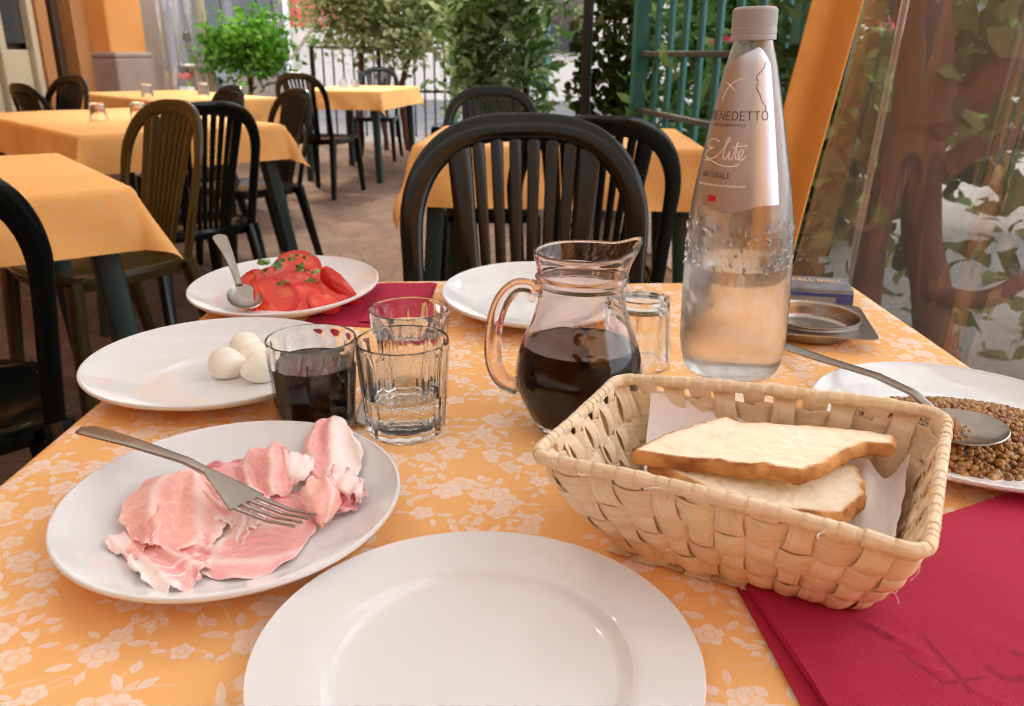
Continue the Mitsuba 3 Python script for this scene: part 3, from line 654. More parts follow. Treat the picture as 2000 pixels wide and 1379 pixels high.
# ------------------------------------------------------------------ plates
def plate_profile(R, Hh, kind):
    if kind == 'rim':
        prof = [(0, .0032), (.50 * R, .0032), (.53 * R, .0004), (.57 * R, .0004), (.60 * R, .004), (.72 * R, Hh * .42), (.9 * R, Hh * .74), (.985 * R, Hh - .0032), (R, Hh - .0012), (.995 * R, Hh + .0002), (.975 * R, Hh),
                (.86 * R, Hh - .0014), (.74 * R, Hh - .0030), (.695 * R, Hh - .0046), (.655 * R, .0072), (.62 * R, .0053), (.4 * R, .0050), (0, .0048)]
    else:
        prof = [(0, .0032), (.50 * R, .0032), (.53 * R, .0004), (.57 * R, .0004), (.60 * R, .0036), (.74 * R, Hh * .30), (.88 * R, Hh * .62), (.985 * R, Hh - .004), (R, Hh - .0018), (.998 * R, Hh - .0002), (.985 * R, Hh + .0002), (.968 * R, Hh - .0012),
                (.90 * R, Hh * .76), (.80 * R, Hh * .53), (.70 * R, Hh * .37), (.60 * R, Hh * .27 + .0008), (.45 * R, .0066), (0, .0062)]
    return prof
def dense(prof, n=5):
    p = np.array(prof, float); out = [p[0]]
    for a, b in zip(p[:-1], p[1:]):
        for i in range(1, n + 1): out.append(a + (b - a) * i / n)
    return np.array(out)
def smooth_prof(prof, n=90):
    p = np.array(prof, float)
    # centripetal-ish: spline on arc length
    d = np.r_[0, np.cumsum(np.sqrt(np.linalg.norm(np.diff(p, axis=0), axis=1)))]
    from scipy.interpolate import PchipInterpolator
    t = np.linspace(0, d[-1], n); t = np.unique(np.r_[t, d])
    q = np.stack([PchipInterpolator(d, p[:, 0])(t), PchipInterpolator(d, p[:, 1])(t)], 1)
    q[:, 0] = np.maximum(q[:, 0], 0)
    return q
def top_z(R, Hh, kind, r):
    p = plate_profile(R, Hh, kind); i = 13 if kind == 'rim' else 11
    q = np.array(p[i:][::-1]); return np.interp(r, q[:, 0], q[:, 1])
def plate(label, x, y, a, b, Hh, kind, z=TZ):
    k = num('plate'); tag(k, label, 'plate', 'white plates on the set table')
    R = (a + b) / 2
    m = lathe(smooth_prof(plate_profile(R, Hh, kind)), 128)
    put(k, xf(m, mat((x, y, z + .0008), s=(a / R, b / R, 1))), 'm_porcelain', smooth=True)
    return k
PF, PH, PM, PT, PL_, PR_ = (-.0155, .3200), (-.174, .4535), (-.268, .7007), (-.274, .960), (.3592, .5931), (.029, .9385)
plate('empty white plate at the bottom of the picture, closest to the camera', *PF, .1075, .1040, .0165, 'rim')
plate('white plate of cured ham with a fork across it', *PH, .1035, .1080, .0245, 'coupe')
plate('white plate with a few mozzarella balls, hanging over the left table edge', *PM, .1155, .1165, .0245, 'coupe')
plate('deep white plate of sliced tomatoes with basil', *PT, .110, .136, .0250, 'coupe')
plate('white plate of lentils at the right edge of the table', *PL_, .115, .121, .0195, 'coupe')
plate('empty white plate at the far end, behind the wine jug', *PR_, .1125, .138, .0240, 'coupe')

# ------------------------------------------------------------------ glasses, jug, bottle
def poly_rad(n, top, amount=1.0):
    def f(t, r, z):
        a = (t % (2 * PI / n)) - PI / n
        pr = (math.cos(PI / n) / np.cos(a)) ** 1.7
        w = np.clip((top - z) / .006, 0, 1) * np.clip(z / .004, 0, 1) * amount
        return r * (1 + (pr / math.cos(PI / n) ** .5 - 1) * w)
    return f
def vessel(key, outer, inner, level, side, top, glass, rad=None, n=104, post=None, liquid='water', smooth=26, split=False):
    """outer: profile bottom centre -> rim; inner: bottom centre -> rim (shares the rim point). Liquid to the height level."""
    outer, inner = np.array(outer, float), np.array(inner, float)
    parts = [lathe(outer, n, rad=rad)]
    if level is not None:
        rl = np.interp(level, inner[1:, 1], inner[1:, 0])
        low = np.vstack([inner[inner[:, 1] < level - 1e-5], [rl, level]]); high = np.vstack([[rl, level], inner[inner[:, 1] > level + 1e-5]])
        parts.append(lathe(high[::-1], n))
        mside = lathe(low, n); mtop = lathe(np.array([[rl, level], [rl * .97, level - .0006], [rl * .5, level - .0007], [0, level - .0007]]), n)
    else:
        parts.append(lathe(inner[::-1], n))
    if split: return parts, (mside, mtop)
    g = cat(parts); g = tm(g.vertices, g.faces)
    if post: g = tm(post(g.vertices), g.faces)
    return g, (None if level is None else (mside, mtop))
def dense2(p, n=4): return dense(p, n)
def tumbler(label, x, y, Hh, r0, r1, level=None, liquid='water', flip=False, turn=0.0, group='faceted glass tumblers on the set table', tilt=None):
    k = num('drinking_glass'); tag(k, label, 'glass', group)
    wt = .0018
    outer = [(0, .0012), (r0 * .80, .0012), (r0 * .9, .0), (r0 * .97, .0008), (r0, .003), (r0 + (r1 - r0) * .5, Hh * .5), (r1, Hh - .006), (r1, Hh - .001), (r1 - wt * .3, Hh - .0001), (r1 - wt * .5, Hh)]
    inner = [(0, .0062), (r0 * .70, .0065), (r0 - wt - .002, .0085), (r0 - wt * 1.1 + .0005, .013), (r0 + (r1 - r0) * .5 - wt, Hh * .5), (r1 - wt, Hh - .004), (r1 - wt * .9, Hh - .001), (r1 - wt * .5, Hh)]
    g, liq = vessel(k, dense(outer, 4), dense(inner, 4), level, None, None, 'm_glass', rad=poly_rad(13, Hh - .004))
    M = mat((x, y, TZ + .0008), turn) if not flip else mat((x, y, TZ + .0008 + Hh), turn, rx=PI)
    part(k, 'body', xf(g, M), 'm_glass', smooth=20)
    if liq:
        p = 'm_wine' if liquid == 'wine' else 'm_water'
        part(k, liquid, xf(liq[0], M), p + '_side', smooth=40)
        part(k, liquid + '_surface', xf(liq[1], M), p + '_top', smooth=40)
    return k
tumbler('faceted tumbler of red wine between the mozzarella and the ham', -.157, .604, .076, .0300, .0350, .056, 'wine')
tumbler('faceted tumbler half full of water, the front one of the two water glasses', -.085, .599, .077, .0312, .0362, .034, 'water', turn=.1)
tumbler('faceted tumbler nearly full of water standing before the far burgundy napkin', -.0905, .686, .076, .0305, .0350, .057, 'water', turn=.2)
tumbler('empty tumbler standing upside down between the wine jug and the bottle', .124, .757, .068, .0270, .0318, flip=True, turn=.05)

k = num('wine_jug'); tag(k, 'glass jug of red wine with a loop handle and pouring lip', 'jug')
JX, JY = .0535, .612
jo = [(0, .002), (.024, .002), (.029, .0), (.0325, .001), (.0345, .004), (.0415, .016), (.0480, .031), (.0505, .045), (.0488, .060), (.0430, .078), (.0368, .095), (.0335, .110), (.0325, .1175), (.0352, .1215), (.0362, .1245), (.0350, .1275), (.0357, .133), (.0372, .139), (.0380, .1432), (.0374, .1448), (.0366, .1452)]
wj = .0026
ji = [(0, .0075), (.026, .0078), (.0315, .0095), (.0385, .0175), (.0452, .0315), (.0479, .045), (.0462, .060), (.0404, .078), (.0342, .095), (.0309, .110), (.0299, .1180), (.0318, .123), (.0326, .128), (.0333, .133), (.0347, .139), (.0354, .1435), (.0366, .1452)]
SPA = math.radians(14)
def spout(v):
    v = v.copy(); th = np.arctan2(v[:, 1], v[:, 0]); d = (th - SPA + PI) % (2 * PI) - PI
    w = np.exp(-(d / .36) ** 2) * np.clip((v[:, 2] - .126) / .02, 0, 1) ** 1.3
    w2 = np.exp(-(np.abs(np.abs(d) - .75) / .3) ** 2) * np.clip((v[:, 2] - .126) / .02, 0, 1)
    r = np.hypot(v[:, 0], v[:, 1]); k_ = (r + .011 * w - .002 * w2) / np.maximum(r, 1e-9)
    v[:, 0] *= k_; v[:, 1] *= k_; v[:, 2] += .0085 * w + .001 * w2
    return v
JS = 1.0
g, liq = vessel(k, smooth_prof(jo, 90), smooth_prof(ji, 80), .0705, None, None, 'm_glass_warm', n=96, post=spout)
MJ = mat((JX, JY, TZ + .0008))
part(k, 'body', xf(g, MJ), 'm_glass_warm', smooth=40)
part(k, 'wine', xf(liq[0], MJ), 'm_wine_side', smooth=40)
part(k, 'wine_surface', xf(liq[1], MJ), 'm_wine_top', smooth=40)
hp = spline([(-.0335, 0, .112), (-.040, 0, .1165), (-.052, 0, .1165), (-.0625, 0, .105), (-.0685, 0, .082), (-.0685, 0, .058), (-.062, 0, .042), (-.053, 0, .036), (-.0485, 0, .0355)], 60)
q = np.linspace(0, 1, 60)
hr = .0058 + .0022 * np.exp(-((q - 0) / .07) ** 2) + .0016 * np.exp(-((q - 1) / .06) ** 2)
part(k, 'handle', xf(sweep(hp, hr * 1.15, hr, (0, 1, 0), 18), mat((JX, JY, TZ + .0008), math.radians(6))), 'm_glass_warm', smooth=60)

k = num('water_bottle'); tag(k, 'tall frosted water bottle with a silver label and grey cap, half full', 'bottle')
BM = mat((.2125, .7455, TZ + .0012), 0, ry=math.radians(-1.9))
bo = [(0, .006), (.018, .004), (.034, .0004), (.041, .001), (.0450, .006), (.0472, .016), (.0482, .022), (.0492, .030), (.0494, .060), (.0490, .100), (.0474, .135), (.0441, .160), (.0405, .182), (.0363, .204), (.0322, .226), (.0278, .248), (.0238, .267), (.0200, .284), (.0178, .291), (.0168, .297), (.0168, .316), (.0160, .3165)]
wb = .0016
bi = [(0, .0085), (.018, .0066), (.034, .0035), (.0400, .005), (.0432, .009)] + [(r - wb, z) for r, z in bo[5:-2]] + [(.0152, .316), (.0160, .3165)]
g, liq = vessel(k, smooth_prof(bo, 110), smooth_prof(bi, 110), .106, None, None, 'm_frost', n=96, split=True)
part(k, 'body', xf(g[0], BM), 'm_frost', smooth=40)
part(k, 'inner_wall', xf(g[1], BM), 'm_glass', smooth=40)
part(k, 'water', xf(liq[0], BM), 'm_water_side', smooth=40)
part(k, 'water_surface', xf(liq[1], BM), 'm_water_top', smooth=40)
cp = [(0, .3235), (.0150, .3235), (.0172, .3228), (.0184, .321), (.0186, .3085), (.0184, .3075), (.0188, .3070), (.0189, .3025), (.0184, .302), (.0188, .3012), (.0190, .2975), (.0172, .2970)]
def capr(t, r, z): return r * (1 + .012 * np.sin(t * 60) * ((z > .309) & (z < .3215)))
part(k, 'cap', xf(lathe(dense(cp[::-1], 3), 240, rad=capr), BM), 'm_cap', smooth=35)
bor = smooth_prof(bo, 140)
ii = np.argmax(bor[:, 1] > .02)
def bot_r(z): 
    return np.interp(z, bor[ii:-6, 1], bor[ii:-6, 0])
TH0 = math.radians(-105.5)
def on_bottle(deg, z, off):
    a = TH0 + np.radians(deg); r = bot_r(z) + off
    return np.stack([r * np.cos(a), r * np.sin(a), z], -1)
zz = np.linspace(0, 1, 70); aa = np.linspace(0, 1, 60)
A, Z = np.meshgrid(aa, zz, indexing='ij')
deg = -112 + (45 + 112) * A
zb = .160 + .0022 * np.sin(deg / 11.0) + .0055 * np.clip((deg - 10) / 35, 0, 1)
zt = .2915 - .000012 * np.maximum(deg - 14, 0) ** 2 * 1.2 - .00016 * np.maximum(14 - deg, 0)
part(k, 'label_foil', xf(sheet(on_bottle(deg, zb + (zt - zb) * Z, .0003), -.0002), BM), 'm_foil', smooth=60)
def wrap_text(text, deg0, z, h, m, bold=False, squeeze=1.0, right=False):
    t = meshkit.text_mesh(text, h, .00015, bold)
    v = np.array(t.vertices)
    if right: v[:, 0] -= v[:, 0].max()
    zz_ = z + v[:, 1]; r = bot_r(zz_)
    P = on_bottle(deg0 + np.degrees(v[:, 0] * squeeze / bot_r(z)), zz_, .0006 + v[:, 2])
    part(k, 'lettering', xf(tm(P, t.faces), BM), m)
def wrap_stroke(pts, w, m):
    p = spline(np.array(pts, float), 10 * len(pts))
    P = on_bottle(p[:, 0], p[:, 1], .0007)
    N = on_bottle(p[:, 0], p[:, 1], .0017) - P
    return sweep(P, w, .00018, N, 6)
wrap_text('SAN BENEDETTO', 33, .2338, .0074, 'm_ink', squeeze=.94, right=True)
wrap_text('ACQUA MINERALE', -2, .2285, .0026, 'm_ink', right=True)
wrap_text('NATURALE', -60, .1862, .0046, 'm_ink', squeeze=.92)
wrap_text('acqua minerale naturale oligominerale', -66, .1792, .0020, 'm_ink_white', squeeze=1.0)
strokes = [[(-38.7, .2163), (-51.3, .2181), (-63.7, .2150), (-57.8, .2106), (-48.1, .2110), (-61.7, .2075), (-65.1, .2031), (-50.8, .2013), (-39.5, .2040), (-33.6, .2084)],
           [(-33.6, .2084), (-23.7, .2172), (-22.5, .2198), (-27.1, .2172), (-29.1, .2040), (-25.5, .2018)], [(-25.5, .2018), (-20.4, .2084), (-21.0, .2026), (-16.4, .2022)],
           [(-16.4, .2022), (-10.7, .2163), (-12.2, .2040), (-7.7, .2022)], [(-17.9, .2119), (3.2, .2137)], [(-7.7, .2022), (-2.4, .2084), (-5.5, .2106), (-8.7, .2053), (-4.8, .2018), (2.2, .2049)],
           [(-66.2, .1995), (-49.2, .2000), (-30.1, .1968), (-15.0, .1964), (-6.0, .1986)]]
part(k, 'script_lettering', xf(cat([wrap_stroke(s, .0004, None) for s in strokes]), BM), 'm_ink_white')
em = [[(-51.8, .2492), (-47.8, .2562), (-37.6, .2624), (-24.4, .2661), (-11.2, .2677)], [(-50.6, .2644), (-34.1, .2603), (-23.3, .2558)]]
part(k, 'emblem', xf(cat([wrap_stroke(s, .00045, None) for s in em]), BM), 'm_ink_white')
part(k, 'outline_mark', xf(wrap_stroke([(32.1, .2801), (25.5, .2747), (11.8, .2686), (15.0, .2644), (12.7, .2595), (18.6, .2542), (23.1, .2480), (28.8, .2445), (27.5, .2418)], .00035, None), BM), 'm_ink')
a_ = np.linspace(-40.5, -30.8, 6); z_ = np.linspace(.1662, .1714, 4); A, Z = np.meshgrid(a_, z_, indexing='ij')
part(k, 'red_mark', xf(sheet(on_bottle(A, Z, .0008), -.0002), BM), 'm_red_ink')
# condensation drops on the shoulder
r_ = np.random.default_rng(12); dm = []
for i in range(170):
    dg, z = r_.uniform(-85, 85), .150 - .045 * r_.random() ** .8
    if z > .1495 - .0: continue
    P = on_bottle(np.array([dg]), np.array([z]), 0.0)[0]; s = r_.choice([.0006, .0009, .0013, .0018], p=[.25, .3, .27, .18])
    s_ = trimesh.creation.icosphere(1, s); s_.apply_scale((1, 1, 1.3)); dm.append(xf(s_, mat(P)))
part(k, 'condensation', xf(cat(dm), BM), 'm_glass', smooth=True)
labels[[x for x in scene if x.startswith(k) and x.endswith('condensation')][0]] = {'kind': 'stuff'}

# upturned glasses on the other tables
def plain_tumbler(label, x, y, z, s=1.0):
    k = num('drinking_glass'); tag(k, label, 'glass', 'upturned glasses waiting on the other tables')
    o = dense([(0, 0), (.028, 0), (.031, .002), (.036, .074), (.036, .0755), (.035, .076)], 4)
    i = dense([(0, .009), (.026, .009), (.0285, .012), (.034, .0745), (.035, .076)], 4)
    g = cat([lathe(o, 40), lathe(i[::-1], 40)])
    put(k, xf(tm(g.vertices, g.faces), mat((x, y, z + .076 * s), rx=PI, s=s)), 'm_glass', smooth=40)
plain_tumbler('upturned glass on the second left table, left one of the two', -1.80, 3.68, .752)
plain_tumbler('upturned glass on the second left table, right one of the two', -1.66, 3.76, .752)
plain_tumbler('upturned glass on the back left table, beside the pillar', -2.46, 5.75, .752, 1.1)
plain_tumbler('upturned glass on the back left table, nearer the scooter', -2.18, 6.02, .752, 1.1)
plain_tumbler('upturned glass on the far table, left one of the pair', -1.50, 7.55, .752)
plain_tumbler('upturned glass on the far table, right one of the pair', -1.40, 7.58, .752)
plain_tumbler('upturned glass on the middle table, left one, its base above the front chair back', .24, 2.98, .752)
plain_tumbler('upturned glass on the middle table, right one, its base above the front chair back', .345, 3.0, .752)

# ------------------------------------------------------------------ napkins
def flat_sheet(poly, z, seed, n=60, amp=.0012, ups=(), thick=.0008):
    """A quad sheet poly [(x,y)*4] with slight waves; ups: (x0,y0,x1,y1,h,w) creases raised along lines."""
    p = np.array(poly, float)
    u = np.linspace(0, 1, n); U, V = np.meshgrid(u, u, indexing='ij')
    XY = (p[0] * ((1 - U) * (1 - V))[..., None] + p[1] * (U * (1 - V))[..., None] + p[2] * (U * V)[..., None] + p[3] * ((1 - U) * V)[..., None])
    Z = z + amp * (meshkit.fbm(np.stack([XY[..., 0] * 22, XY[..., 1] * 22, 0 * U + seed], -1), 3, seed) - .3)
    for (x0, y0, x1, y1, h, w) in ups:
        d = np.array([x1 - x0, y1 - y0]); L = np.linalg.norm(d); d /= L
        rx, ry = XY[..., 0] - x0, XY[..., 1] - y0
        t = np.clip(rx * d[0] + ry * d[1], 0, L); dist = np.hypot(rx - t * d[0], ry - t * d[1])
        Z = Z + h * np.exp(-(dist / w) ** 2)
    return sheet(np.concatenate([XY, Z[..., None]], -1), thick)
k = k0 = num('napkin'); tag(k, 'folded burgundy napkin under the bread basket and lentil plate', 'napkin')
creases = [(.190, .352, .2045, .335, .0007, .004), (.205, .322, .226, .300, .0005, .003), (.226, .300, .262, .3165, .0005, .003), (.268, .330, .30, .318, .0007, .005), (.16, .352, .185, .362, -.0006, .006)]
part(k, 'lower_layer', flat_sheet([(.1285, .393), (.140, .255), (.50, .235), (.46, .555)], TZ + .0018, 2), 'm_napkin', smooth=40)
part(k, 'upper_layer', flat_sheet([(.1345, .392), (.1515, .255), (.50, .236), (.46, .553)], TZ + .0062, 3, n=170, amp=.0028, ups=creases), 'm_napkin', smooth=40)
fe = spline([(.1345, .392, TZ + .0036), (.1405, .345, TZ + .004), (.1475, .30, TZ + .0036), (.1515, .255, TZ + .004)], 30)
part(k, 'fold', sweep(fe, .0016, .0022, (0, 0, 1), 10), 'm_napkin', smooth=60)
k = num('napkin'); tag(k, 'burgundy napkin beside the tomato plate at the far end', 'napkin')
part(k, 'lower_layer', flat_sheet([(-.235, .865), (-.100, .855), (-.099, 1.042), (-.215, 1.04)], TZ + .0018, 7), 'm_napkin', smooth=40)
part(k, 'upper_layer', flat_sheet([(-.170, .872), (-.103, .862), (-.102, 1.037), (-.165, 1.035)], TZ + .0042, 8, amp=.002), 'm_napkin', smooth=40)

# ------------------------------------------------------------------ ashtray and cigarette box
k = num('ashtray'); tag(k, 'round polished metal ashtray with a flat corner lip behind the bottle', 'ashtray')
ap = [(0, .0008), (.038, .0008), (.045, .002), (.050, .010), (.0525, .0195), (.0545, .0215), (.0545, .0226), (.0515, .0222), (.0488, .0165), (.0455, .006), (.040, .0034), (0, .003)]
part(k, 'bowl', xf(lathe(smooth_prof(ap, 60), 72), mat((.324, .855, TZ + .001))), 'm_steel', smooth=45)
fl = Polygon([(.062, .062), (-.062, .062), (-.062, -.062), (.062, -.062)]).buffer(-.012).buffer(.012).difference(Point(0, 0).buffer(.0505))
part(k, 'rim', xf(extrude(fl, .0012), mat((.324, .855, TZ + .0165), math.radians(-12))), 'm_steel')
k = num('cigarette_box'); tag(k, 'shiny blue grey cigarette box lying by the far right table corner', 'box')
MB = mat((.372, .985, TZ + .012), math.radians(-12))
part(k, 'carton', xf(box(.088, .058, .023, (0, 0, 0), .0015), MB), 'm_box_blue')
part(k, 'lid_band', xf(box(.0886, .0586, .005, (0, 0, .0035), .0006), MB), 'm_blue')
part(k, 'corner_patch', xf(box(.020, .0588, .0135, (.0345, 0, -.0055), .0006), MB), 'm_blue')
t = meshkit.text_mesh('PALL MALL', .0115, .0004, True)
v = np.array(t.vertices); v[:, 0] -= (v[:, 0].max() + v[:, 0].min()) / 2; v[:, 0] *= .062 / (v[:, 0].max() - v[:, 0].min())
part(k, 'lettering', xf(tm(v + [.006, .004, .0116], t.faces), MB), 'm_gold_ink')
t = meshkit.text_mesh('PALL MALL', .0075, .0004, True); v = np.array(t.vertices); v[:, 0] -= v[:, 0].min(); v[:, 0] *= .042 / v[:, 0].max()
v = np.stack([v[:, 0] - .032, -.0291 - v[:, 2], v[:, 1] - .0095], -1)
part(k, 'lettering', xf(tm(v, t.faces), MB), 'm_gold_ink')

# ------------------------------------------------------------------ the woven bread basket
k = num('bread_basket'); tag(k, 'rectangular pale straw basket holding sliced bread', 'basket')
RIM = [(.0115, .4050, .826), (.1885, .3165, .823), (.2555, .4390, .838), (.0725, .5215, .826)]
BAS = [(.0580, .4270, .7562), (.1880, .3640, .7555), (.2330, .4400, .7570), (.0990, .4960, .7562)]
def round_loop(c, r, n):
    """Closed loop of n points by arc length through the rounded quad c (corners with z), starting at the middle of the first side."""
    c = np.array(c, float); P = Polygon(c[:, :2]).buffer(-r, join_style=1).buffer(r, join_style=1, quad_segs=6)
    xy = np.array(P.exterior.coords)[:-1]
    if Polygon(xy).exterior.is_ccw is False: xy = xy[::-1]
    s0 = (c[0, :2] + c[1, :2]) / 2
    ring = LineString(np.vstack([xy, xy[:1]])); t0 = ring.project(Point(s0)); L = ring.length
    q = np.array([ring.interpolate((t0 + L * i / n) % L).coords[0] for i in range(n)])
    M_ = np.c_[c[:, 0], c[:, 1], c[:, 0] * c[:, 1], np.ones(4)]
    co = np.linalg.solve(M_, c[:, 2]); z = q[:, 0] * co[0] + q[:, 1] * co[1] + q[:, 0] * q[:, 1] * co[2] + co[3]
    return np.c_[q, z]
NL = 480
def by_side(c, r):
    """The loop resampled so that each corner falls at the same fraction for rim and base."""
    q = round_loop(c, r, 2000); cc = np.array(c, float)
    idx = [np.argmin(np.linalg.norm(q[:, :2] - p[:2], axis=1)) for p in cc]
    fr = [.5 * .27, .27 * .5 + .23, .27 * 1.5 + .23, .27 * 1.5 + .46]     # corners 1, 2, 3, 0 going round
    keys = [0] + [idx[1], idx[2], idx[3], idx[0]] + [2000]
    fs = [0] + fr + [1]
    t = np.interp(np.arange(NL) / NL, fs, keys)
    i = np.floor(t).astype(int); w = (t - i)[:, None]
    return q[i % 2000] * (1 - w) + q[(i + 1) % 2000] * w
RL, BL = by_side(RIM, .012), by_side(BAS, .018)
def wall(s, h, off=0.0):
    """Point of the basket wall: s the way round 0..1, h from base 0 to rim 1, off outwards."""
    s = np.asarray(s, float) % 1; h = np.asarray(h, float); t = s * NL; i = np.floor(t).astype(int) % NL; j = (i + 1) % NL; w = (t - np.floor(t))[..., None]
    R_, B_ = RL[i] * (1 - w) + RL[j] * w, BL[i] * (1 - w) + BL[j] * w
    a = RL[(i + 3) % NL] - RL[(i - 3) % NL]
    n = np.stack([a[..., 1], -a[..., 0], np.zeros(a.shape[:-1])], -1); n /= np.linalg.norm(n, axis=-1, keepdims=True)
    n = n * .86 + np.array([0, 0, -.5])
    bul = .0035 * np.sin(PI * np.clip(h, 0, 1))
    return B_ * (1 - h[..., None]) + R_ * h[..., None] + n * (np.asarray(off) + bul)[..., None]
NS, NR = 40, 4
r_ = np.random.default_rng(44)
AMP = .0020
def weaver_pieces():
    """Each horizontal strip is cut where it dives behind a stake: one visible tile per piece, long enough to tuck under its neighbours."""
    for row in range(NR):
        for kx in range(NS):
            if (kx + row) % 2: continue
            c = (kx + .5) / NS; hw = 1.02 / NS
            u = np.linspace(-1, 1, 15); v = np.linspace(-1, 1, 7); U, V = np.meshgrid(u, v, indexing='ij')
            hh = .5 / NR * .97 * (1 + .06 * r_.normal())
            sk = .10 * r_.normal() + .14
            tap = 1 - .16 * np.abs(U) ** 3
            s = c + U * hw + V * hh * .0
            h = (row + .5) / NR * .90 + V * hh * tap + sk * U * hh * .7 + .004 * r_.normal()
            off = AMP * np.cos(PI * U) * 1.0 + .0011 * (1 - V * V) * (1 - .6 * U * U) + .0004 * r_.normal() + .0007 * (meshkit.noise(np.stack([U * 2 + row * 7, V * 2.5 + kx * 5, U * 0], -1), 3) - .5)
            P = wall(s, h, off)
            uv = np.stack([V * .5 + 10 * r_.integers(0, 900) + 3 + 4 * r_.random(), U * .5 + r_.random() * 7], -1).reshape(-1, 2)
            yield P, uv
def stake_pieces():
    for kx in range(NS):
        c = (kx + .5) / NS; hw = .41 / NS * (1 + .08 * r_.normal())
        u = np.linspace(-1, 1, 5); v = np.linspace(-.06, 1.0, 34); U, V = np.meshgrid(u, v, indexing='ij')
        sg = np.cos(PI * kx)
        off = -AMP * sg * np.cos(PI * (V * NR / .90 - .5)) + .0009 * (1 - U * U) * np.sign(-sg * np.cos(PI * (V * NR / .90 - .5)))
        s = c + U * hw * (1 + .10 * np.sin(V * NR * PI)) + .0025 * (V - .5) * r_.normal() / 1
        P = wall(s, V, off)
        uv = np.stack([U * .5 + 10 * r_.integers(0, 900) + 3 + 4 * r_.random(), V * 2 + r_.random() * 7], -1).reshape(-1, 2)
        yield P, uv
def shell_uv(P, uv, th):
    m = sheet(P, th); return m, np.vstack([uv, uv])
for P, uv in stake_pieces():
    m, q = shell_uv(P, uv, .0007); part(k, 'stake', m, 'm_straw', smooth=True, uv=q)
for P, uv in weaver_pieces():
    m, q = shell_uv(P, uv, .0007); part(k, 'strip', m, 'm_straw', smooth=True, uv=q)
# base mat
cb = np.array(BAS)
for i in range(9):
    u0, u1 = i / 9 + .004, (i + 1) / 9 - .004
    U, V = np.meshgrid(np.linspace(u0, u1, 4), np.linspace(-.02, 1.02, 12), indexing='ij')
    P = (cb[0] * ((1 - U) * (1 - V))[..., None] + cb[1] * (U * (1 - V))[..., None] + cb[2] * (U * V)[..., None] + cb[3] * ((1 - U) * V)[..., None])
    P[..., 2] += .001 * np.cos(PI * (V * 9 + i)) - .003
    m, q = shell_uv(P, np.stack([U * 5, V * 3], -1).reshape(-1, 2), .0008); part(k, 'base_strip', m, 'm_straw', smooth=True, uv=q)
# the wrapped rim
core = wall(np.arange(NL) / NL, np.full(NL, 1.015), .0)
NW = 92; edges = np.cumsum(r_.uniform(.6, 1.4, NW)); edges = np.r_[0, edges] / edges[-1] * NL
for i in range(NW):
    a, b = edges[i] - 1.2, edges[i + 1] + .6
    t = np.linspace(a, b, 6); j = np.floor(t).astype(int); w = (t - j)[:, None]
    p = core[j % NL] * (1 - w) + core[(j + 1) % NL] * w
    rr = np.linspace(.0039, .0034, 6) * (1 + .05 * r_.normal()); rr[0] *= .93
    m = sweep(p, rr * .92, rr * 1.12, (0, 0, 1), 12)
    uv = np.stack([np.tile(np.arange(12) / 6, 6), np.repeat(np.arange(6) / 12, 12)], 1); uv = np.vstack([uv, uv[:1], uv[-1:]]) + np.array([10 * r_.integers(0, 900) + 3, r_.random() * 9])
    part(k, 'rim_wrap', m, 'm_straw', smooth=True, uv=uv[:len(m.vertices)])
# frayed fibres
fm = []
for i in range(34):
    s, h = r_.random(), r_.choice([r_.uniform(.1, .95), 1.03])
    p = wall(np.array([s]), np.array([h]), .003)[0]; d = r_.normal(size=3) * .004; d2 = r_.normal(size=3) * .004
    fm.append(sweep(spline([p, p + d, p + d + d2], 8), .00022, .00015, (.3, .2, 1), 5))
fk = part(k, 'loose_fibre', cat(fm), 'm_paper'); labels[fk] = {'kind': 'stuff'}

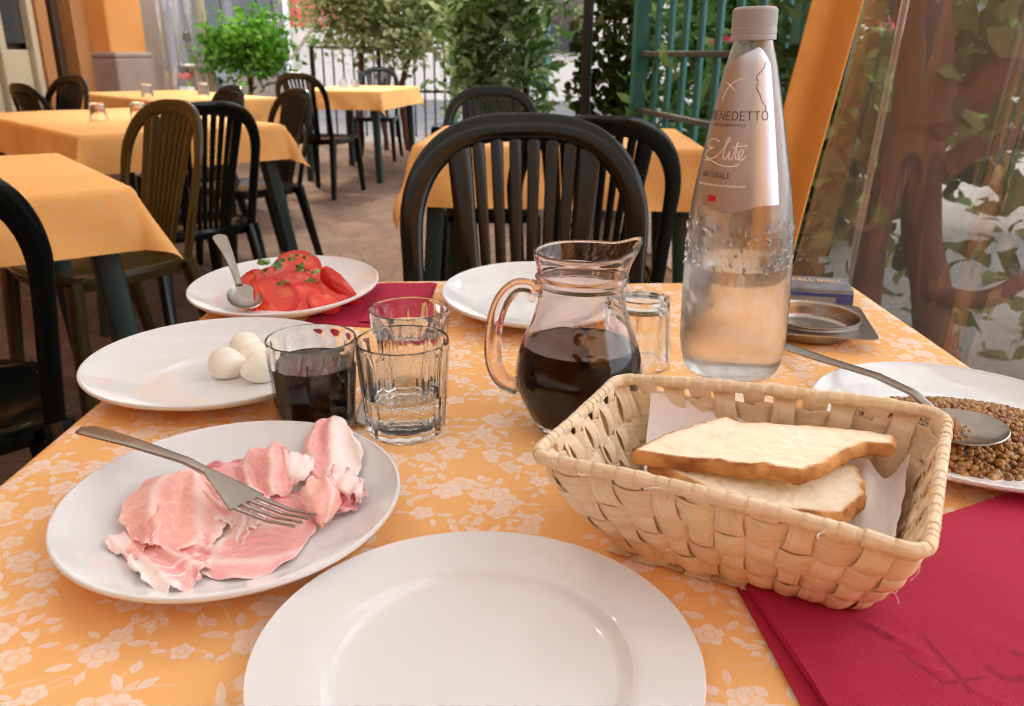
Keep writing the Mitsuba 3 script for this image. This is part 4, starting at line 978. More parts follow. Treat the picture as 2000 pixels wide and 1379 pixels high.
# ------------------------------------------------------------------ bread and paper in the basket
def bread_slice(label, outline, z, thick, tilt, seed, bend=0.0):
    k = num('bread_slice'); tag(k, label, 'bread')
    pg = Polygon(outline).buffer(.004).buffer(-.004)
    pg = max(getattr(pg, 'geoms', [pg]), key=lambda g: g.area)
    ring = np.array(pg.exterior.coords)[:-1]
    rs = spline(np.vstack([ring, ring[:1]]), 150)[:-1]
    jit = (meshkit.fbm(np.c_[rs * 160, np.zeros(len(rs))], 3, seed) - .5) * .0034
    cen = rs.mean(0); rs = rs + (rs - cen) / np.linalg.norm(rs - cen, axis=1, keepdims=True) * jit[:, None]
    pg = Polygon(rs).buffer(0); pg = max(getattr(pg, 'geoms', [pg]), key=lambda g: g.area); rs = np.array(pg.exterior.coords)[:-1]
    m = extrude(pg, thick, .0024)
    v = np.array(m.vertices); 
    bd = LineString(np.vstack([rs, rs[:1]]))
    dist = np.array([bd.distance(Point(p)) for p in v[:, :2]])
    side = dist < 1e-4
    up = (v[:, 2] > thick * .5)
    n1 = meshkit.fbm(v * 130, 3, seed); n2 = meshkit.noise(v * 420, seed + 1); n3 = meshkit.noise(v * 800, seed + 2)
    pore = np.clip((n2 - .70) / .3, 0, 1) + .6 * np.clip((n3 - .72) / .28, 0, 1)
    dz = np.where(up, 1, -1) * ((n1 - .5) * .0016 - pore * .0013 + .0008 * np.exp(-(dist / .003) ** 2)) * np.where(side, .25, 1)
    edge_t = np.exp(-(dist / .0012) ** 2)
    v[:, 2] += dz
    # crust: bulges out and is brown; crumb: cream with paler and tanner patches
    d2 = v[:, :2] - cen; d2 /= np.linalg.norm(d2, axis=1, keepdims=True) + 1e-9
    mid = 1 - (2 * m.vertices[:, 2] / thick - 1) ** 2
    v[:, :2] += d2 * (side * (mid * .0022 + (meshkit.fbm(v * 220, 3, seed + 5) - .5) * .0036))[:, None]
    q = meshkit.fbm(v * 90, 3, seed + 7)[:, None]
    crumb = np.array([.84, .73, .54]) * (1 - q) + np.array([.90, .82, .66]) * q
    crumb = crumb * (1 - .22 * pore[:, None])
    qc = np.clip((meshkit.fbm(v * 95, 4, seed + 8)[:, None] - .5) * 2.2 + .55, 0, 1)
    crust = np.array([.26, .08, .022]) * (1 - qc) + np.array([.66, .33, .12]) * qc
    w = np.clip(np.maximum(side * 1.0, 1.0 * np.exp(-(dist / .0013) ** 2)), 0, 1)[:, None]
    tan = np.exp(-(dist / .004) ** 2)[:, None] * .35
    col = crumb * (1 - tan) + np.array([.78, .48, .22]) * tan
    col = col * (1 - w) + crust * w
    c0 = np.array([cen[0], cen[1]])
    v[:, 2] += z - thick + (v[:, 0] - c0[0]) * tilt[0] + (v[:, 1] - c0[1]) * tilt[1] + bend * (v[:, 0] - c0[0]) ** 2
    put(k, tm(v, m.faces), 'm_bread', smooth=True, color=col)
top_o = [(.0716, .4259), (.0929, .4466), (.1212, .4632), (.1340, .4690), (.1425, .4580), (.1741, .4530), (.2031, .4480), (.2260, .4385), (.2190, .4255), (.2053, .4271), (.1895, .4166), (.1699, .3982), (.1542, .3889), (.1404, .3977), (.1242, .4003), (.1120, .4060), (.0900, .4150)]
bread_slice('top slice of white bread in the basket, its torn right end pointing at the lentils', top_o, .8258, .0080, (.03, -.05), 5, bend=-.4)
bread_slice('second slice of bread lying under the top slice, its crust showing to the right', [(.082, .424), (.1075, .445), (.1518, .455), (.1900, .446), (.2010, .424), (.1940, .396), (.1741, .3765), (.1424, .3775), (.1105, .3930)], .8125, .0100, (-.03, .05), 9)
bread_slice('lowest slice of bread at the bottom of the basket', [(.088, .432), (.115, .455), (.158, .464), (.190, .448), (.198, .424), (.182, .402), (.150, .393), (.112, .408)], .8015, .026, (0, 0), 13)
def paper_sheet(label, ctrl, seed, amp=.003, n=44):
    """ctrl: a 4x4 grid of control points."""
    k = num('paper_napkin'); tag(k, label, 'napkin')
    c = np.array(ctrl, float); t = np.linspace(0, 1, n)
    rows = np.stack([spline(r, n) for r in c], 0)
    P = np.stack([spline(rows[:, j], n) for j in range(n)], 1)
    nz = meshkit.fbm(P * 70, 3, seed) - .5; cr = np.abs(meshkit.noise(P * 55, seed + 3) - .5)
    P = P + np.stack([nz * amp, (meshkit.fbm(P * 70, 3, seed + 9) - .5) * amp, (nz + cr) * amp], -1)
    put(k, sheet(P, .0004), 'm_paper', smooth=35)
paper_sheet('white paper napkin folded up behind the bread in the basket',
            [[(.083, .452, .780), (.086, .470, .786), (.090, .492, .800), (.094, .512, .824)], [(.105, .452, .780), (.108, .470, .785), (.112, .488, .800), (.116, .502, .821)],
             [(.140, .450, .780), (.143, .464, .784), (.146, .476, .798), (.150, .486, .813)], [(.180, .440, .780), (.183, .452, .783), (.186, .460, .792), (.188, .466, .802)]], 4, .002)
paper_sheet('crumpled white paper napkin filling the right end of the basket beside the bread',
            [[(.176, .384, .768), (.184, .402, .786), (.196, .428, .796), (.206, .452, .800)], [(.190, .378, .772), (.197, .398, .795), (.207, .420, .803), (.216, .446, .806)],
             [(.200, .378, .778), (.207, .396, .785), (.218, .420, .790), (.226, .440, .796)], [(.204, .376, .796), (.216, .398, .794), (.228, .420, .802), (.238, .440, .812)]], 14, .0045)

# ------------------------------------------------------------------ ham
FAT, PINK, DEEP, SALM = np.array([.88, .77, .74]), np.array([.82, .38, .40]), np.array([.50, .09, .12]), np.array([.87, .44, .36])
def ham_colour(U, V, seed, deep, fat_edge, streak, salm):
    """Meat with fine grain, thin fat veins and a pale fat edge; U, V run over the slice from -1 to 1."""
    p = np.stack([U * 1.6 + seed * 3.1, V * 1.6, U * 0], -1)
    n = meshkit.fbm(p * 1.7, 4, seed); st = meshkit.fbm(np.stack([U * 1.2 + V * .6, V * 4 - U * 2, U * 0 + seed], -1) * 1.4, 4, seed + 1)
    gr = meshkit.noise(np.stack([(U * .5 + V) * 22, (V * .5 - U) * 5, U * 0 + seed], -1), seed + 4)
    s_ = np.clip(salm + .9 * (n - .5), 0, 1)[..., None]
    c = PINK * (1 - s_) + SALM * s_
    d = np.clip((meshkit.fbm(p * 1.2, 3, seed + 2) - .5) * 3 + .25, 0, 1) * deep; d = np.clip(d, 0, 1)[..., None]
    c = c * (1 - d) + DEEP * d
    c = c * (.90 + .2 * gr[..., None])
    rg = 1 - np.abs(2 * meshkit.fbm(p * np.array([1.0, 1.9, 1]) * 1.3 + 5, 3, seed + 6) - 1)
    f = np.clip((st - (.80 - .32 * streak)) * 9, 0, 1)
    f = np.maximum(f, .75 * np.clip((rg - .93) / .06, 0, 1) * min(1, .4 + streak))
    r = np.maximum(np.abs(U), np.abs(V)) + .16 * (n - .5)
    if fat_edge is not None:
        a, w, e = fat_edge
        s = U * math.cos(a) + V * math.sin(a) + .4 * (n - .5)
        f = np.maximum(f, np.clip((s - (1 - w)) / .16, 0, 1) * e)
    f = np.maximum(f, .5 * np.clip((r - .93) / .07, 0, 1))
    return c * (1 - f[..., None]) + FAT * f[..., None]
def ham(label, ctrl, seed, n=72, amp=.0009, pleat=(0, 0, 0), deep=.3, fat_edge=(0, .3, 1), streak=.4, salm=.5, ragged=.002, thick=.0006):
    k = num('ham_slice'); tag(k, label, 'ham')
    c = np.array(ctrl, float); nu = n; mid = c.mean((0, 1)); c[..., :2] = mid[:2] + (c[..., :2] - mid[:2]) * 1.16
    rows = np.stack([spline(r, nu) for r in c], 0); P = np.stack([spline(rows[:, j], nu) for j in range(nu)], 1)
    u = np.linspace(-1, 1, nu); U, V = np.meshgrid(u, u, indexing='ij')
    rr = np.maximum(np.abs(U), np.abs(V)); r2 = np.hypot(U, V) + 1e-9
    iu = np.clip((U * np.sqrt(1 - .40 * V * V) + 1) / 2 * (nu - 1), 0, nu - 1.001); iv = np.clip((V * np.sqrt(1 - .40 * U * U) + 1) / 2 * (nu - 1), 0, nu - 1.001)
    a, b = iu.astype(int), iv.astype(int); wa, wb_ = (iu - a)[..., None], (iv - b)[..., None]
    P = (P[a, b] * (1 - wa) + P[a + 1, b] * wa) * (1 - wb_) + (P[a, b + 1] * (1 - wa) + P[a + 1, b + 1] * wa) * wb_
    e = np.clip((rr - .7) / .3, 0, 1)[..., None]
    jig = np.stack([meshkit.fbm(np.stack([U * 5 + 9 * j, V * 5, U * 0 + seed], -1), 4, seed + j) - .5 for j in range(3)], -1)
    P = P + jig * e * ragged * np.array([2.2, 2.2, .7])
    P[..., 2] += amp * (meshkit.fbm(P * 90, 3, seed) - .4) + amp * 1.1 * (.3 + e[..., 0]) * np.sin(U * 7 + V * 5 + seed)
    if pleat[0]:
        s_ = U * math.cos(pleat[2]) + V * math.sin(pleat[2]) + .25 * (meshkit.fbm(np.stack([U, V, U * 0 + seed], -1) * 1.5, 2, seed) - .5)
        w = .5 + .5 * np.cos(2 * PI * (s_ * pleat[1] * .5 + seed * .37))
        P[..., 2] += pleat[0] * (w ** 1.3 - .4) * (1 - .3 * rr)
    P = P + np.array([PH[0], PH[1], TZ])
    col = ham_colour(U, V, seed, deep, fat_edge, streak, salm)
    if pleat[0]: col = col * (1 - .55 * (w ** 9)[..., None]) + FAT * .55 * (w ** 9)[..., None]
    col = col.reshape(-1, 3)
    put(k, sheet(P, -thick), 'm_meat', smooth=True, color=np.vstack([col, col]))
S1 = [[(-0.0004, -0.0675, 0.0106), (0.0001, -0.0527, 0.0106), (0.0011, -0.0381, 0.0113), (0.0025, -0.0241, 0.0112)], [(0.0177, -0.066, 0.0108), (0.0142, -0.0459, 0.0114), (0.0115, -0.0272, 0.0132), (0.0053, 0.0028, 0.0131)], [(0.0389, -0.0597, 0.0113), (0.0335, -0.0351, 0.0114), (0.029, -0.0124, 0.0133), (0.0227, 0.0172, 0.0142)], [(0.0525, -0.0419, 0.0108), (0.0509, -0.0198, 0.0108), (0.0489, -0.0001, 0.0115), (0.0401, 0.021, 0.0134)]]
S2 = [[(-0.0408, -0.0627, 0.0119), (-0.045, -0.0482, 0.0116), (-0.049, -0.0346, 0.0121), (-0.0523, -0.019, 0.0129)], [(-0.0179, -0.0823, 0.0151), (-0.0226, -0.0641, 0.0147), (-0.0275, -0.0463, 0.0147), (-0.0344, -0.024, 0.0144)], [(-0.0041, -0.0827, 0.0145), (-0.0085, -0.0641, 0.0132), (-0.0112, -0.05, 0.0155), (-0.0162, -0.0308, 0.0153)], [(0.0031, -0.074, 0.0126), (0.0004, -0.0586, 0.0129), (-0.0008, -0.0465, 0.0144), (-0.0028, -0.0317, 0.0153)]]
S3 = [[(-0.0624, -0.0428, 0.0127), (-0.0628, -0.0392, 0.0132), (-0.0634, -0.0342, 0.0127), (-0.0634, -0.0287, 0.0113)], [(-0.0563, -0.0447, 0.0116), (-0.0552, -0.043, 0.0143), (-0.0557, -0.0369, 0.0138), (-0.0572, -0.0288, 0.0114)], [(-0.047, -0.0505, 0.0111), (-0.046, -0.0488, 0.0148), (-0.0473, -0.0405, 0.0142), (-0.0491, -0.0317, 0.012)], [(-0.0377, -0.0566, 0.0118), (-0.0384, -0.051, 0.0142), (-0.0392, -0.0438, 0.015), (-0.0405, -0.0354, 0.0137)]]
S4 = [[(-0.0557, -0.0277, 0.0122), (-0.0631, -0.0144, 0.0146), (-0.0678, 0.0039, 0.0161), (-0.0676, 0.0281, 0.016)], [(-0.0367, -0.0417, 0.0178), (-0.0421, -0.0228, 0.0224), (-0.0481, -0.0002, 0.0235), (-0.053, 0.0284, 0.0191)], [(-0.0194, -0.0464, 0.0155), (-0.0272, -0.0199, 0.0173), (-0.0342, 0.0072, 0.0183), (-0.0401, 0.0371, 0.0168)], [(0.0004, -0.0481, 0.0144), (-0.0021, -0.0248, 0.0152), (-0.0057, -0.0024, 0.0161), (-0.0292, 0.0345, 0.0144)]]
S4b = [[(-0.0544, -0.0283, 0.0111), (-0.0587, -0.0209, 0.0122), (-0.0642, -0.0069, 0.0126), (-0.0667, 0.0049, 0.013)], [(-0.0452, -0.0379, 0.016), (-0.0498, -0.0283, 0.0169), (-0.0547, -0.0157, 0.0169), (-0.0587, -0.0019, 0.017)], [(-0.0351, -0.0488, 0.021), (-0.039, -0.0375, 0.0227), (-0.0445, -0.023, 0.0226), (-0.0497, -0.0064, 0.0216)], [(-0.0285, -0.0539, 0.0231), (-0.0323, -0.0415, 0.0246), (-0.0374, -0.0258, 0.0254), (-0.0438, -0.0062, 0.0234)]]
S5 = [[(-0.0361, 0.0158, 0.0133), (-0.0357, 0.0261, 0.0144), (-0.035, 0.0356, 0.0145), (-0.0322, 0.0429, 0.0137)], [(-0.0082, -0.0143, 0.0151), (-0.0079, -0.0028, 0.0181), (-0.0093, 0.0131, 0.0181), (-0.0112, 0.0304, 0.0153)], [(0.0065, -0.0231, 0.0142), (0.008, -0.0072, 0.0161), (0.0091, 0.0053, 0.0191), (0.0062, 0.0249, 0.0162)], [(0.0067, -0.0412, 0.0123), (0.0136, -0.0299, 0.0143), (0.0189, -0.0114, 0.0162), (0.0189, 0.0155, 0.0152)]]
S6 = [[(-0.0417, 0.0433, 0.011), (-0.0421, 0.0476, 0.0122), (-0.0421, 0.0525, 0.0128), (-0.0412, 0.0579, 0.0123)], [(-0.0249, 0.0334, 0.0123), (-0.0261, 0.0416, 0.0145), (-0.0276, 0.0503, 0.0149), (-0.0293, 0.0611, 0.0128)], [(-0.0084, 0.0252, 0.0132), (-0.0105, 0.0367, 0.0153), (-0.0124, 0.0477, 0.0164), (-0.0157, 0.0618, 0.0142)], [(0.0078, 0.0221, 0.0132), (0.005, 0.0338, 0.0163), (0.0015, 0.0465, 0.0184), (-0.0051, 0.0611, 0.017)]]
S7 = [[(-0.0075, 0.0251, 0.0152), (-0.0084, 0.0401, 0.0193), (-0.0071, 0.055, 0.0217), (-0.003, 0.0657, 0.0224)], [(0.009, 0.0156, 0.0161), (0.0087, 0.0284, 0.0242), (0.0095, 0.0391, 0.0293), (0.0093, 0.0551, 0.0298)], [(0.0233, 0.0118, 0.0162), (0.022, 0.0244, 0.0243), (0.0206, 0.0348, 0.0293), (0.0177, 0.0503, 0.0307)], [(0.0351, 0.0149, 0.0153), (0.0295, 0.0257, 0.0213), (0.0236, 0.0366, 0.0254), (0.0192, 0.0473, 0.0275)]]
S8 = [[(0.0164, 0.0434, 0.0194), (0.019, 0.0454, 0.0234), (0.0227, 0.048, 0.0256), (0.0266, 0.0546, 0.025)], [(0.0228, 0.0303, 0.0203), (0.0273, 0.0305, 0.0263), (0.031, 0.0354, 0.0284), (0.0335, 0.0484, 0.026)], [(0.0301, 0.0225, 0.0193), (0.0341, 0.0233, 0.0254), (0.037, 0.0312, 0.0265), (0.0379, 0.0455, 0.024)], [(0.0338, 0.0234, 0.0173), (0.0372, 0.0244, 0.0214), (0.0394, 0.0314, 0.0226), (0.04, 0.0444, 0.021)]]
S9 = [[(0.03, 0.0495, 0.0159), (0.028, 0.0674, 0.0185), (0.0277, 0.0822, 0.0222), (0.0287, 0.0935, 0.025)], [(0.042, 0.0319, 0.0177), (0.0401, 0.0537, 0.0217), (0.037, 0.078, 0.0251), (0.0355, 0.0982, 0.0291)], [(0.0568, 0.0258, 0.0162), (0.0539, 0.0511, 0.02), (0.0512, 0.0734, 0.0251), (0.0485, 0.0976, 0.0291)], [(0.0713, 0.0238, 0.0148), (0.0694, 0.047, 0.0188), (0.0644, 0.0683, 0.0237), (0.0569, 0.0862, 0.0271)]]
S10 = [[(0.0599, -0.0017, 0.0111), (0.0532, 0.0073, 0.0128), (0.048, 0.0164, 0.0146), (0.044, 0.0253, 0.0156)], [(0.0674, -0.0011, 0.0131), (0.061, 0.0073, 0.0162), (0.0557, 0.0159, 0.018), (0.0509, 0.0254, 0.0179)], [(0.0746, 0.0025, 0.0147), (0.0685, 0.0112, 0.0174), (0.0634, 0.0192, 0.0188), (0.0581, 0.0285, 0.0186)], [(0.0787, 0.011, 0.0165), (0.0741, 0.0188, 0.0173), (0.069, 0.0248, 0.0181), (0.0638, 0.0324, 0.0176)]]
S11 = [[(0.0385, 0.0163, 0.0214), (0.0429, 0.0014, 0.0224), (0.0473, -0.0085, 0.0195), (0.052, -0.0118, 0.0127)], [(0.0441, 0.0176, 0.0244), (0.0509, -0.0038, 0.0276), (0.0551, -0.0147, 0.0239), (0.057, -0.017, 0.0131)], [(0.0511, 0.0191, 0.0248), (0.0582, -0.0005, 0.028), (0.0614, -0.011, 0.0233), (0.0602, -0.0142, 0.0132)], [(0.056, 0.0218, 0.0211), (0.062, 0.009, 0.0223), (0.0647, -0.0006, 0.0186), (0.0629, -0.0062, 0.0124)]]
S12 = [[(0.0521, 0.0298, 0.0201), (0.0545, 0.0203, 0.02), (0.0586, 0.0133, 0.0191), (0.0624, 0.0134, 0.0165)], [(0.0572, 0.0355, 0.0209), (0.0625, 0.0186, 0.0237), (0.0671, 0.0084, 0.0231), (0.0702, 0.0079, 0.0186)], [(0.0651, 0.0335, 0.0209), (0.0704, 0.0171, 0.0238), (0.0745, 0.0073, 0.0238), (0.0769, 0.0037, 0.0196)], [(0.0728, 0.0283, 0.0188), (0.077, 0.0165, 0.0212), (0.0799, 0.0076, 0.0218), (0.0802, 0.0031, 0.0188)]]

ham('broad smooth pink ham slice at the front right of the ham plate', S1, 2, pleat=(.0014, 2.5, 1.3), deep=.12, fat_edge=(3.0, .42, .8), streak=.05, salm=.35)
ham('ragged pink and white ham slice at the front left of the plate', S2, 5, pleat=(.0030, 3, .9), deep=.35, fat_edge=(-2.2, .55, 1), streak=.45, salm=.4, ragged=.004, amp=.0018)
ham('white fatty tip of ham at the far left of the pile', S3, 6, deep=0, fat_edge=(3.1, 1.3, .8), streak=.5)
ham('dark red ham slice at the back, under the fork neck', S6, 7, deep=1.3, fat_edge=(1.6, .10, .5), streak=.0, salm=0)
ham('white streaked ham slice lying across the middle of the pile', S5, 8, pleat=(.0034, 4, 1.2), deep=.0, fat_edge=(-.6, .75, .85), streak=.75, salm=.3, ragged=.004, amp=.0018)
ham('salmon coloured ham slice folded into a ridge at the left of the pile', S4, 9, pleat=(.0036, 2.2, .15), deep=.0, fat_edge=(-.1, .22, .8), streak=.06, salm=.85, ragged=.003, amp=.0012)
ham('folded back ham edge hanging down the left side of the ridge', S4b, 10, deep=.3, fat_edge=(3.1, .2, .4), streak=.12, salm=.7)
ham('deep red strip of ham between the draped slice and the small curl', S10, 14, deep=1.2, fat_edge=(0, .1, .3), streak=.05, salm=0)
ham('ham slice draped up to the back right rim with a thick white fat band', S9, 13, pleat=(.0032, 2.4, .1), deep=.2, fat_edge=(.1, 1.05, 1), streak=.05, salm=.4, ragged=.0012)
ham('arched red ham slice curling over behind the fork tines', S7, 11, pleat=(.0030, 2.6, .3), deep=.45, fat_edge=(.3, .10, .6), streak=.03, salm=.4)
ham('cream white fat tongue in the hollow of the arched slice', S8, 12, pleat=(.0020, 1.6, .4), deep=0, fat_edge=(1.0, 1.9, .95), streak=.5, ragged=.0012)
ham('small salmon curl of ham just right of the fork tips', S11, 15, pleat=(.0022, 1.7, .2), deep=.05, fat_edge=(1.5, .08, .4), streak=.0, salm=.9, ragged=.0012)
ham('lacy white scrap of ham fat at the right end of the pile', S12, 16, deep=0, fat_edge=(0, 1.6, .8), streak=.8, ragged=.004, amp=.003)

# ------------------------------------------------------------------ cutlery
def place(m, a, b, roll=0.0):
    """Maps a mesh laid along +x (from x=0) so that x=0 sits at a and +x points to b."""
    a, b = np.array(a, float), np.array(b, float); x = (b - a) / np.linalg.norm(b - a)
    y = np.cross([0, 0, 1], x); y /= np.linalg.norm(y); z = np.cross(x, y)
    y2 = y * math.cos(roll) + z * math.sin(roll); z2 = np.cross(x, y2)
    M = np.eye(4); M[:3, 0], M[:3, 1], M[:3, 2], M[:3, 3] = x, y2, z2, a
    return xf(m, M)
def handle_mesh(x0, x1, zf, w0, w1, w2):
    x = np.linspace(x0, x1, 40); t = (x - x0) / (x1 - x0)
    w = w0 + (w1 - w0) * np.clip(t * 1.2, 0, 1) ** 1.3; w = np.where(t > .82, w1 + (w2 - w1) * ((t - .82) / .18), w); w = w * np.sqrt(np.clip(1 - ((t - .955) / .046).clip(0) ** 2, .02, 1))
    P = np.stack([x, 0 * x, zf(x)], -1)
    return sweep(P, w, .0012 + .0006 * (1 - t), (0, 0, 1), 14, 3.0)
def fork_meshes():
    zf = lambda x: np.interp(x, [0, .02, .045, .062, .078, .10, .15, .20], [.000, -.0035, -.0035, .002, .0065, .0085, .0065, .0025])
    out = []
    for i in range(4):
        y0 = (i - 1.5) * .0061
        x = np.linspace(0, .050, 24); yy = y0 * (1 + .04 * x / .05)
        out.append(sweep(np.stack([x, yy, zf(x)], -1), np.linspace(.0009, .0019, 24), .0010, (0, 0, 1), 10, 3))
    x = np.linspace(.046, .080, 26); t = (x - .046) / .034
    w = .0112 * (1 - t) ** .8 * (1 - .2 * t) + .0032
    head = sweep(np.stack([x, 0 * x, zf(x)], -1), w, .0011, (0, 0, 1), 16, 3)
    return out, head, handle_mesh(.076, .202, zf, .0032, .0078, .0082)
k = num('fork'); tag(k, 'steel fork lying across the ham plate, its handle over the rim', 'fork')
tn, hd, hn = fork_meshes()
FA, FB = (-.1195, .4150, .7790), (-.2890, .5080, .7875)
for t in tn: part(k, 'tine', place(t, FA, FB, .12), 'm_steel', smooth=50)
part(k, 'head', place(hd, FA, FB, .12), 'm_steel', smooth=50); part(k, 'handle', place(hn, FA, FB, .12), 'm_steel', smooth=50)
def spoon_parts(k, a, b, bowl_l, bowl_w, depth, L, zf, w0, w1, roll=0.0):
    nu, nv = 25, 17; r = np.linspace(0, 1, nu); t = np.linspace(0, 2 * PI, 41)
    R_, T_ = np.meshgrid(r, t, indexing='ij')
    ex = bowl_l / 2 * R_ * np.cos(T_); ey = bowl_w / 2 * R_ * np.sin(T_) * (1 - .12 * np.cos(T_))
    P = np.stack([bowl_l / 2 + ex, ey, -depth * (1 - R_ ** 2.2)], -1)
    m = sheet(P, .0011)
    part(k, 'bowl', place(m, a, b, roll), 'm_steel', smooth=60)
    part(k, 'handle', place(handle_mesh(bowl_l - .003, L, zf, w0, w1, w1 * 1.05), a, b, roll), 'm_steel', smooth=50)
k = num('serving_spoon'); tag(k, 'steel spoon resting in the tomato plate, handle sticking up at the left', 'spoon')
spoon_parts(k, (-.292, .872, .7685), (-.3500, .975, .8080), .050, .036, .008, .155, lambda x: np.interp(x, [.043, .055, .072, .105, .14], [0, .001, .006, .009, .006]), .0035, .0085)
k = num('serving_spoon'); tag(k, 'long steel spoon leaning in the lentils, its handle resting on the table', 'spoon')
spoon_parts(k, (.3400, .5150, .7855), (.2720, .800, .7560), .070, .044, .009, .292, lambda x: np.interp(x, [.06, .085, .13, .21, .30], [0, .010, .012, .006, .0015]), .0034, .0062, roll=-.25)
k = num('table_knife'); tag(k, 'tip of a steel knife showing between the wine and water tumblers', 'knife')
part(k, 'handle', place(handle_mesh(0, .12, lambda x: 0 * x, .0055, .0075, .0078), (-.150, .555, .7535), (-.109, .5655, .7535)), 'm_steel', smooth=50) if False else None
part(k, 'handle', place(handle_mesh(0, .075, lambda x: 0 * x, .005, .0062, .0066), (-.126, .6750, .7545), (-.1205, .597, .7545)), 'm_steel', smooth=50)

# ------------------------------------------------------------------ mozzarella
def mozzarella(label, x, y, r, rz, lean, seed):
    k = num('mozzarella_ball'); tag(k, label, 'mozzarella')
    s = trimesh.creation.icosphere(4, 1.0); v = np.array(s.vertices)
    nub = np.exp(-((1 - v[:, 0]) / .12)) * .42
    v = v * (1 + .05 * (meshkit.fbm(v * 1.6 + seed, 3, seed) - .5)[:, None]); v[:, 0] += nub
    v[:, 2] = np.where(v[:, 2] < -.72, -.72 + (v[:, 2] + .72) * .3, v[:, 2])
    m = xf(tm(v * r, s.faces), mat((x, y, TZ + .0075 + r * .80), rz, ry=lean))
    put(k, m, 'm_cheese', smooth=True)
mozzarella('left mozzarella ball, its knot pointing at the others', -.2600, .694, .0152, .15, .1, 1)
mozzarella('back mozzarella ball, the one farthest from the camera', -.2545, .736, .0156, 2.2, -.25, 2)
mozzarella('middle mozzarella ball, squeezed among the other three', -.2395, .713, .0142, .6, -.3, 3)
mozzarella('front mozzarella ball half hidden by the tumbler of wine', -.2245, .686, .0156, -2.2, .0, 4)

# ------------------------------------------------------------------ tomatoes with basil
SKIN, FLESH, SEED = np.array([.58, .018, .010]), np.array([.70, .050, .028]), np.array([.80, .20, .08])
def tomato(label, x, y, z, a, b, c, nrm, seed):
    """A cut piece of tomato: part of an ellipsoid (a, b, c) whose flat wet cut face has the normal nrm."""
    k = num('tomato_slice'); tag(k, label, 'tomato')
    s = trimesh.creation.icosphere(4, 1.0); v = np.array(s.vertices)
    cut = .12
    top = v[:, 2] > cut
    rad = np.hypot(v[:, 0], v[:, 1]); ang = np.arctan2(v[:, 1], v[:, 0])
    lob = .5 + .5 * np.cos(ang * 3 + seed); sd = meshkit.noise(v * 9 + seed, seed)
    bump = .10 * (meshkit.fbm(v * 4.5, 3, seed) - .5) + .05 * (sd - .5) - .09 * np.clip(lob - .35, 0, 1) * np.clip(rad - .2, 0, .5) * (rad < .8)
    zz = cut + (v[:, 2] - cut) * .06 + bump * np.clip(1.05 - rad, 0, .5) * 1.6
    v2 = v.copy(); v2[:, 2] = np.where(top, zz, v[:, 2]); v2[top, :2] *= (1 / np.maximum(np.sqrt(np.clip(1 - cut ** 2, 0, 1)), .01)) * .995
    v2 = v2 * (1 + .09 * (meshkit.fbm(v * 1.5 + seed * 2, 2, seed) - .5))[:, None]
    e = np.clip((.88 - rad) / .10, 0, 1); gel = np.clip((lob - .45) * 3, 0, 1) * np.clip((rad - .25) * 5, 0, 1) * np.clip((.80 - rad) * 8, 0, 1) * (sd > .35)
    c_ = np.where(top[:, None], SKIN * (1 - e[:, None]) + FLESH * e[:, None], SKIN)
    g = (gel * top)[:, None] * .55; c_ = c_ * (1 - g) + SEED * g
    z_ = np.array(nrm, float); z_ /= np.linalg.norm(z_); x_ = np.cross([.2, 1, 0], z_); x_ /= np.linalg.norm(x_); y_ = np.cross(z_, x_)
    M = np.eye(4); M[:3, :3] = np.stack([x_, y_, z_], 1) @ np.diag([a * 1.12, b * 1.1, c]); M[:3, 3] = (PT[0] + x * 1.12, PT[1] + y * 1.1 - .002, TZ + z * .92)
    put(k, xf(tm(v2, s.faces), M), 'm_wet', smooth=True, color=c_)
T_ = [('red tomato piece at the left end of the pile, against the spoon', -.036, -.010, .0215, .020, .026, .017, (-.35, -.55, .8)),
      ('tomato piece under the basil, left back of the pile', -.020, .018, .027, .024, .022, .016, (-.2, -.4, 1)),
      ('topmost tomato piece at the back of the pile', .006, .030, .036, .027, .024, .017, (.0, -.7, .8)),
      ('large cut tomato half at the front with its seeds facing the camera', -.004, -.044, .020, .030, .024, .017, (-.1, -.75, .65)),
      ('small wedge of tomato between the spoon and the large cut half', -.026, -.040, .019, .014, .022, .012, (-.9, -.5, .4)),
      ('cut tomato piece at the front right of the pile', .030, -.042, .0185, .022, .020, .014, (.15, -.7, .7)),
      ('low tomato piece at the front right rim of the pile', .050, -.044, .0150, .018, .015, .011, (.3, -.5, .9)),
      ('tomato piece with pale flesh in the middle right of the pile', .036, .008, .026, .026, .022, .015, (.15, -.5, 1)),
      ('tomato piece in the centre under the basil leaves', .010, -.010, .028, .025, .022, .016, (0, -.45, 1)),
      ('smooth skinned tomato wedge at the far right of the pile', .060, -.004, .022, .028, .019, .017, (.5, .55, .35)),
      ('tomato piece between the pale piece and the right wedge', .052, -.018, .020, .020, .018, .014, (.1, -.6, .8))]
for i, (lb, x, y, z, a, b, c, n) in enumerate(T_): tomato(lb, x, y, z, a, b, c, n, 20 + i)
def basil(label, x, y, z, s, seed):
    k = num('basil_scrap'); tag(k, label, 'basil')
    r = np.random.default_rng(seed); ms, cs = [], []
    C = np.array([PT[0] + x * 1.12, PT[1] + y * 1.1, TZ + z * .95]) + r.normal(size=(7, 3)) * np.array([s, s, .0012])
    m, c = leaf_cloud(C, s * 1.7, seed, aspect=1.6, droop=.0, cols=((.03, .09, .01), (.08, .20, .03), (.16, .28, .06)), fold=.4)
    put(k, m, 'm_wet', color=c)
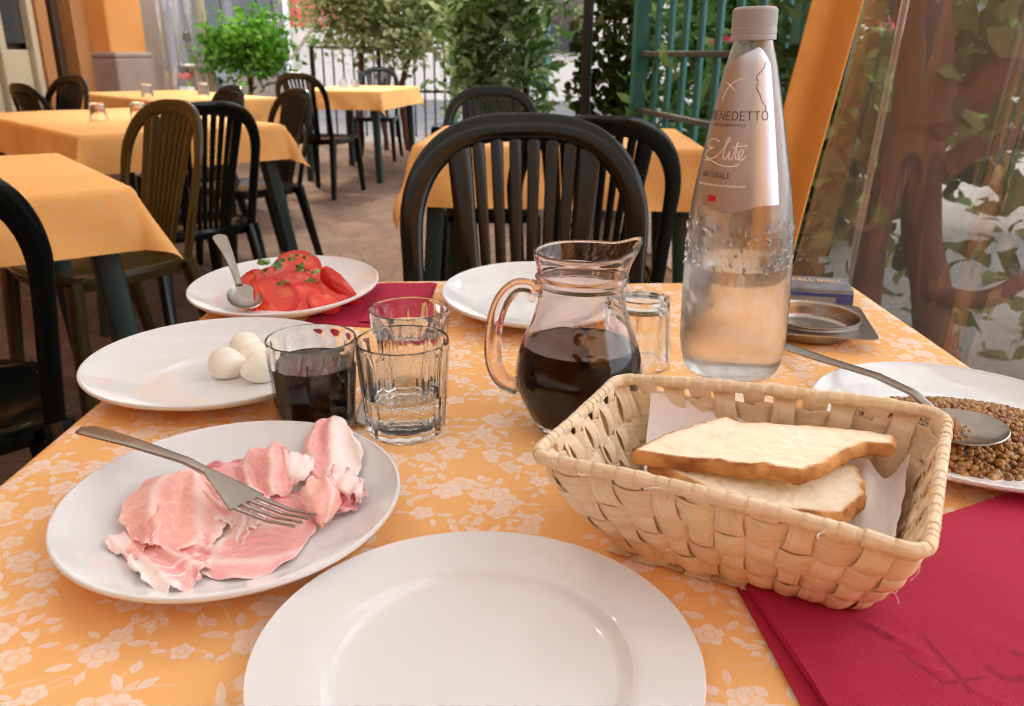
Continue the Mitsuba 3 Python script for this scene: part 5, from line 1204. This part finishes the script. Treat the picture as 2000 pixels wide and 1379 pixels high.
for lb, x, y, z, s, sd in [('chopped basil at the back left of the tomatoes', -.024, .012, .0475, .0055, 1), ('largest tuft of chopped basil in the middle of the tomatoes', -.006, -.006, .0480, .0070, 2), ('chopped basil on the topmost tomato piece', .012, .012, .0560, .0050, 3),
                           ('chopped basil right of the middle tuft', .020, -.012, .0470, .0050, 4), ('dark basil scrap on the right of the tomatoes', .040, -.012, .0430, .0050, 5), ('single basil scrap on the large cut tomato half', .008, -.046, .0370, .0042, 6), ('small basil scraps left of the middle tuft', -.018, -.014, .0440, .0040, 7), ('small basil scraps behind the middle tuft', .000, .006, .0520, .0045, 8), ('small basil scraps below the dark scrap on the right', .034, -.028, .0370, .0038, 9)]:
    basil(lb, x, y, z, s, sd)

# ------------------------------------------------------------------ lentils: nobody could count them
r_ = np.random.default_rng(77); base_s = trimesh.creation.icosphere(1, 1.0); vs, fs, cs = [], [], []
def mound(x, y):
    d = np.hypot((x + .012) / .098, (y + .012) / .068); return .0085 + .0185 * np.clip(1 - d ** 2.2, 0, 1)
n_ = 0
while n_ < 2500:
    x, y = r_.uniform(-.115, .090), r_.uniform(-.084, .060)
    d = math.hypot((x + .012) / .098, (y + .012) / .068)
    if d > 1.0 + .07 * r_.random(): continue
    z = mound(x, y) - (r_.random() ** 2) * .006 * (d < .95)
    R_ = trimesh.transformations.random_rotation_matrix(r_.random(3)); s = .0029 * r_.uniform(.85, 1.2)
    q = base_s.vertices * (s, s, s * .62) @ R_[:3, :3].T
    vs.append(q + np.array([PL_[0] + x, PL_[1] + y, TZ + z])); fs.append(base_s.faces + n_ * len(base_s.vertices))
    t = r_.random(); c = np.array([.22, .085, .017]) * (1 - t) + np.array([.43, .205, .045]) * t
    if r_.random() < .25: c = np.array([.32, .17, .035])
    if r_.random() < .12: c = np.array([.22, .07, .015])
    cs.append(np.tile(c, (len(base_s.vertices), 1))); n_ += 1
put('lentils', tm(np.vstack(vs), np.vstack(fs)), 'm_wet', smooth=True, color=np.vstack(cs)); tag('lentils', 'heap of brown cooked lentils on the right hand plate', 'lentils', kind='stuff')
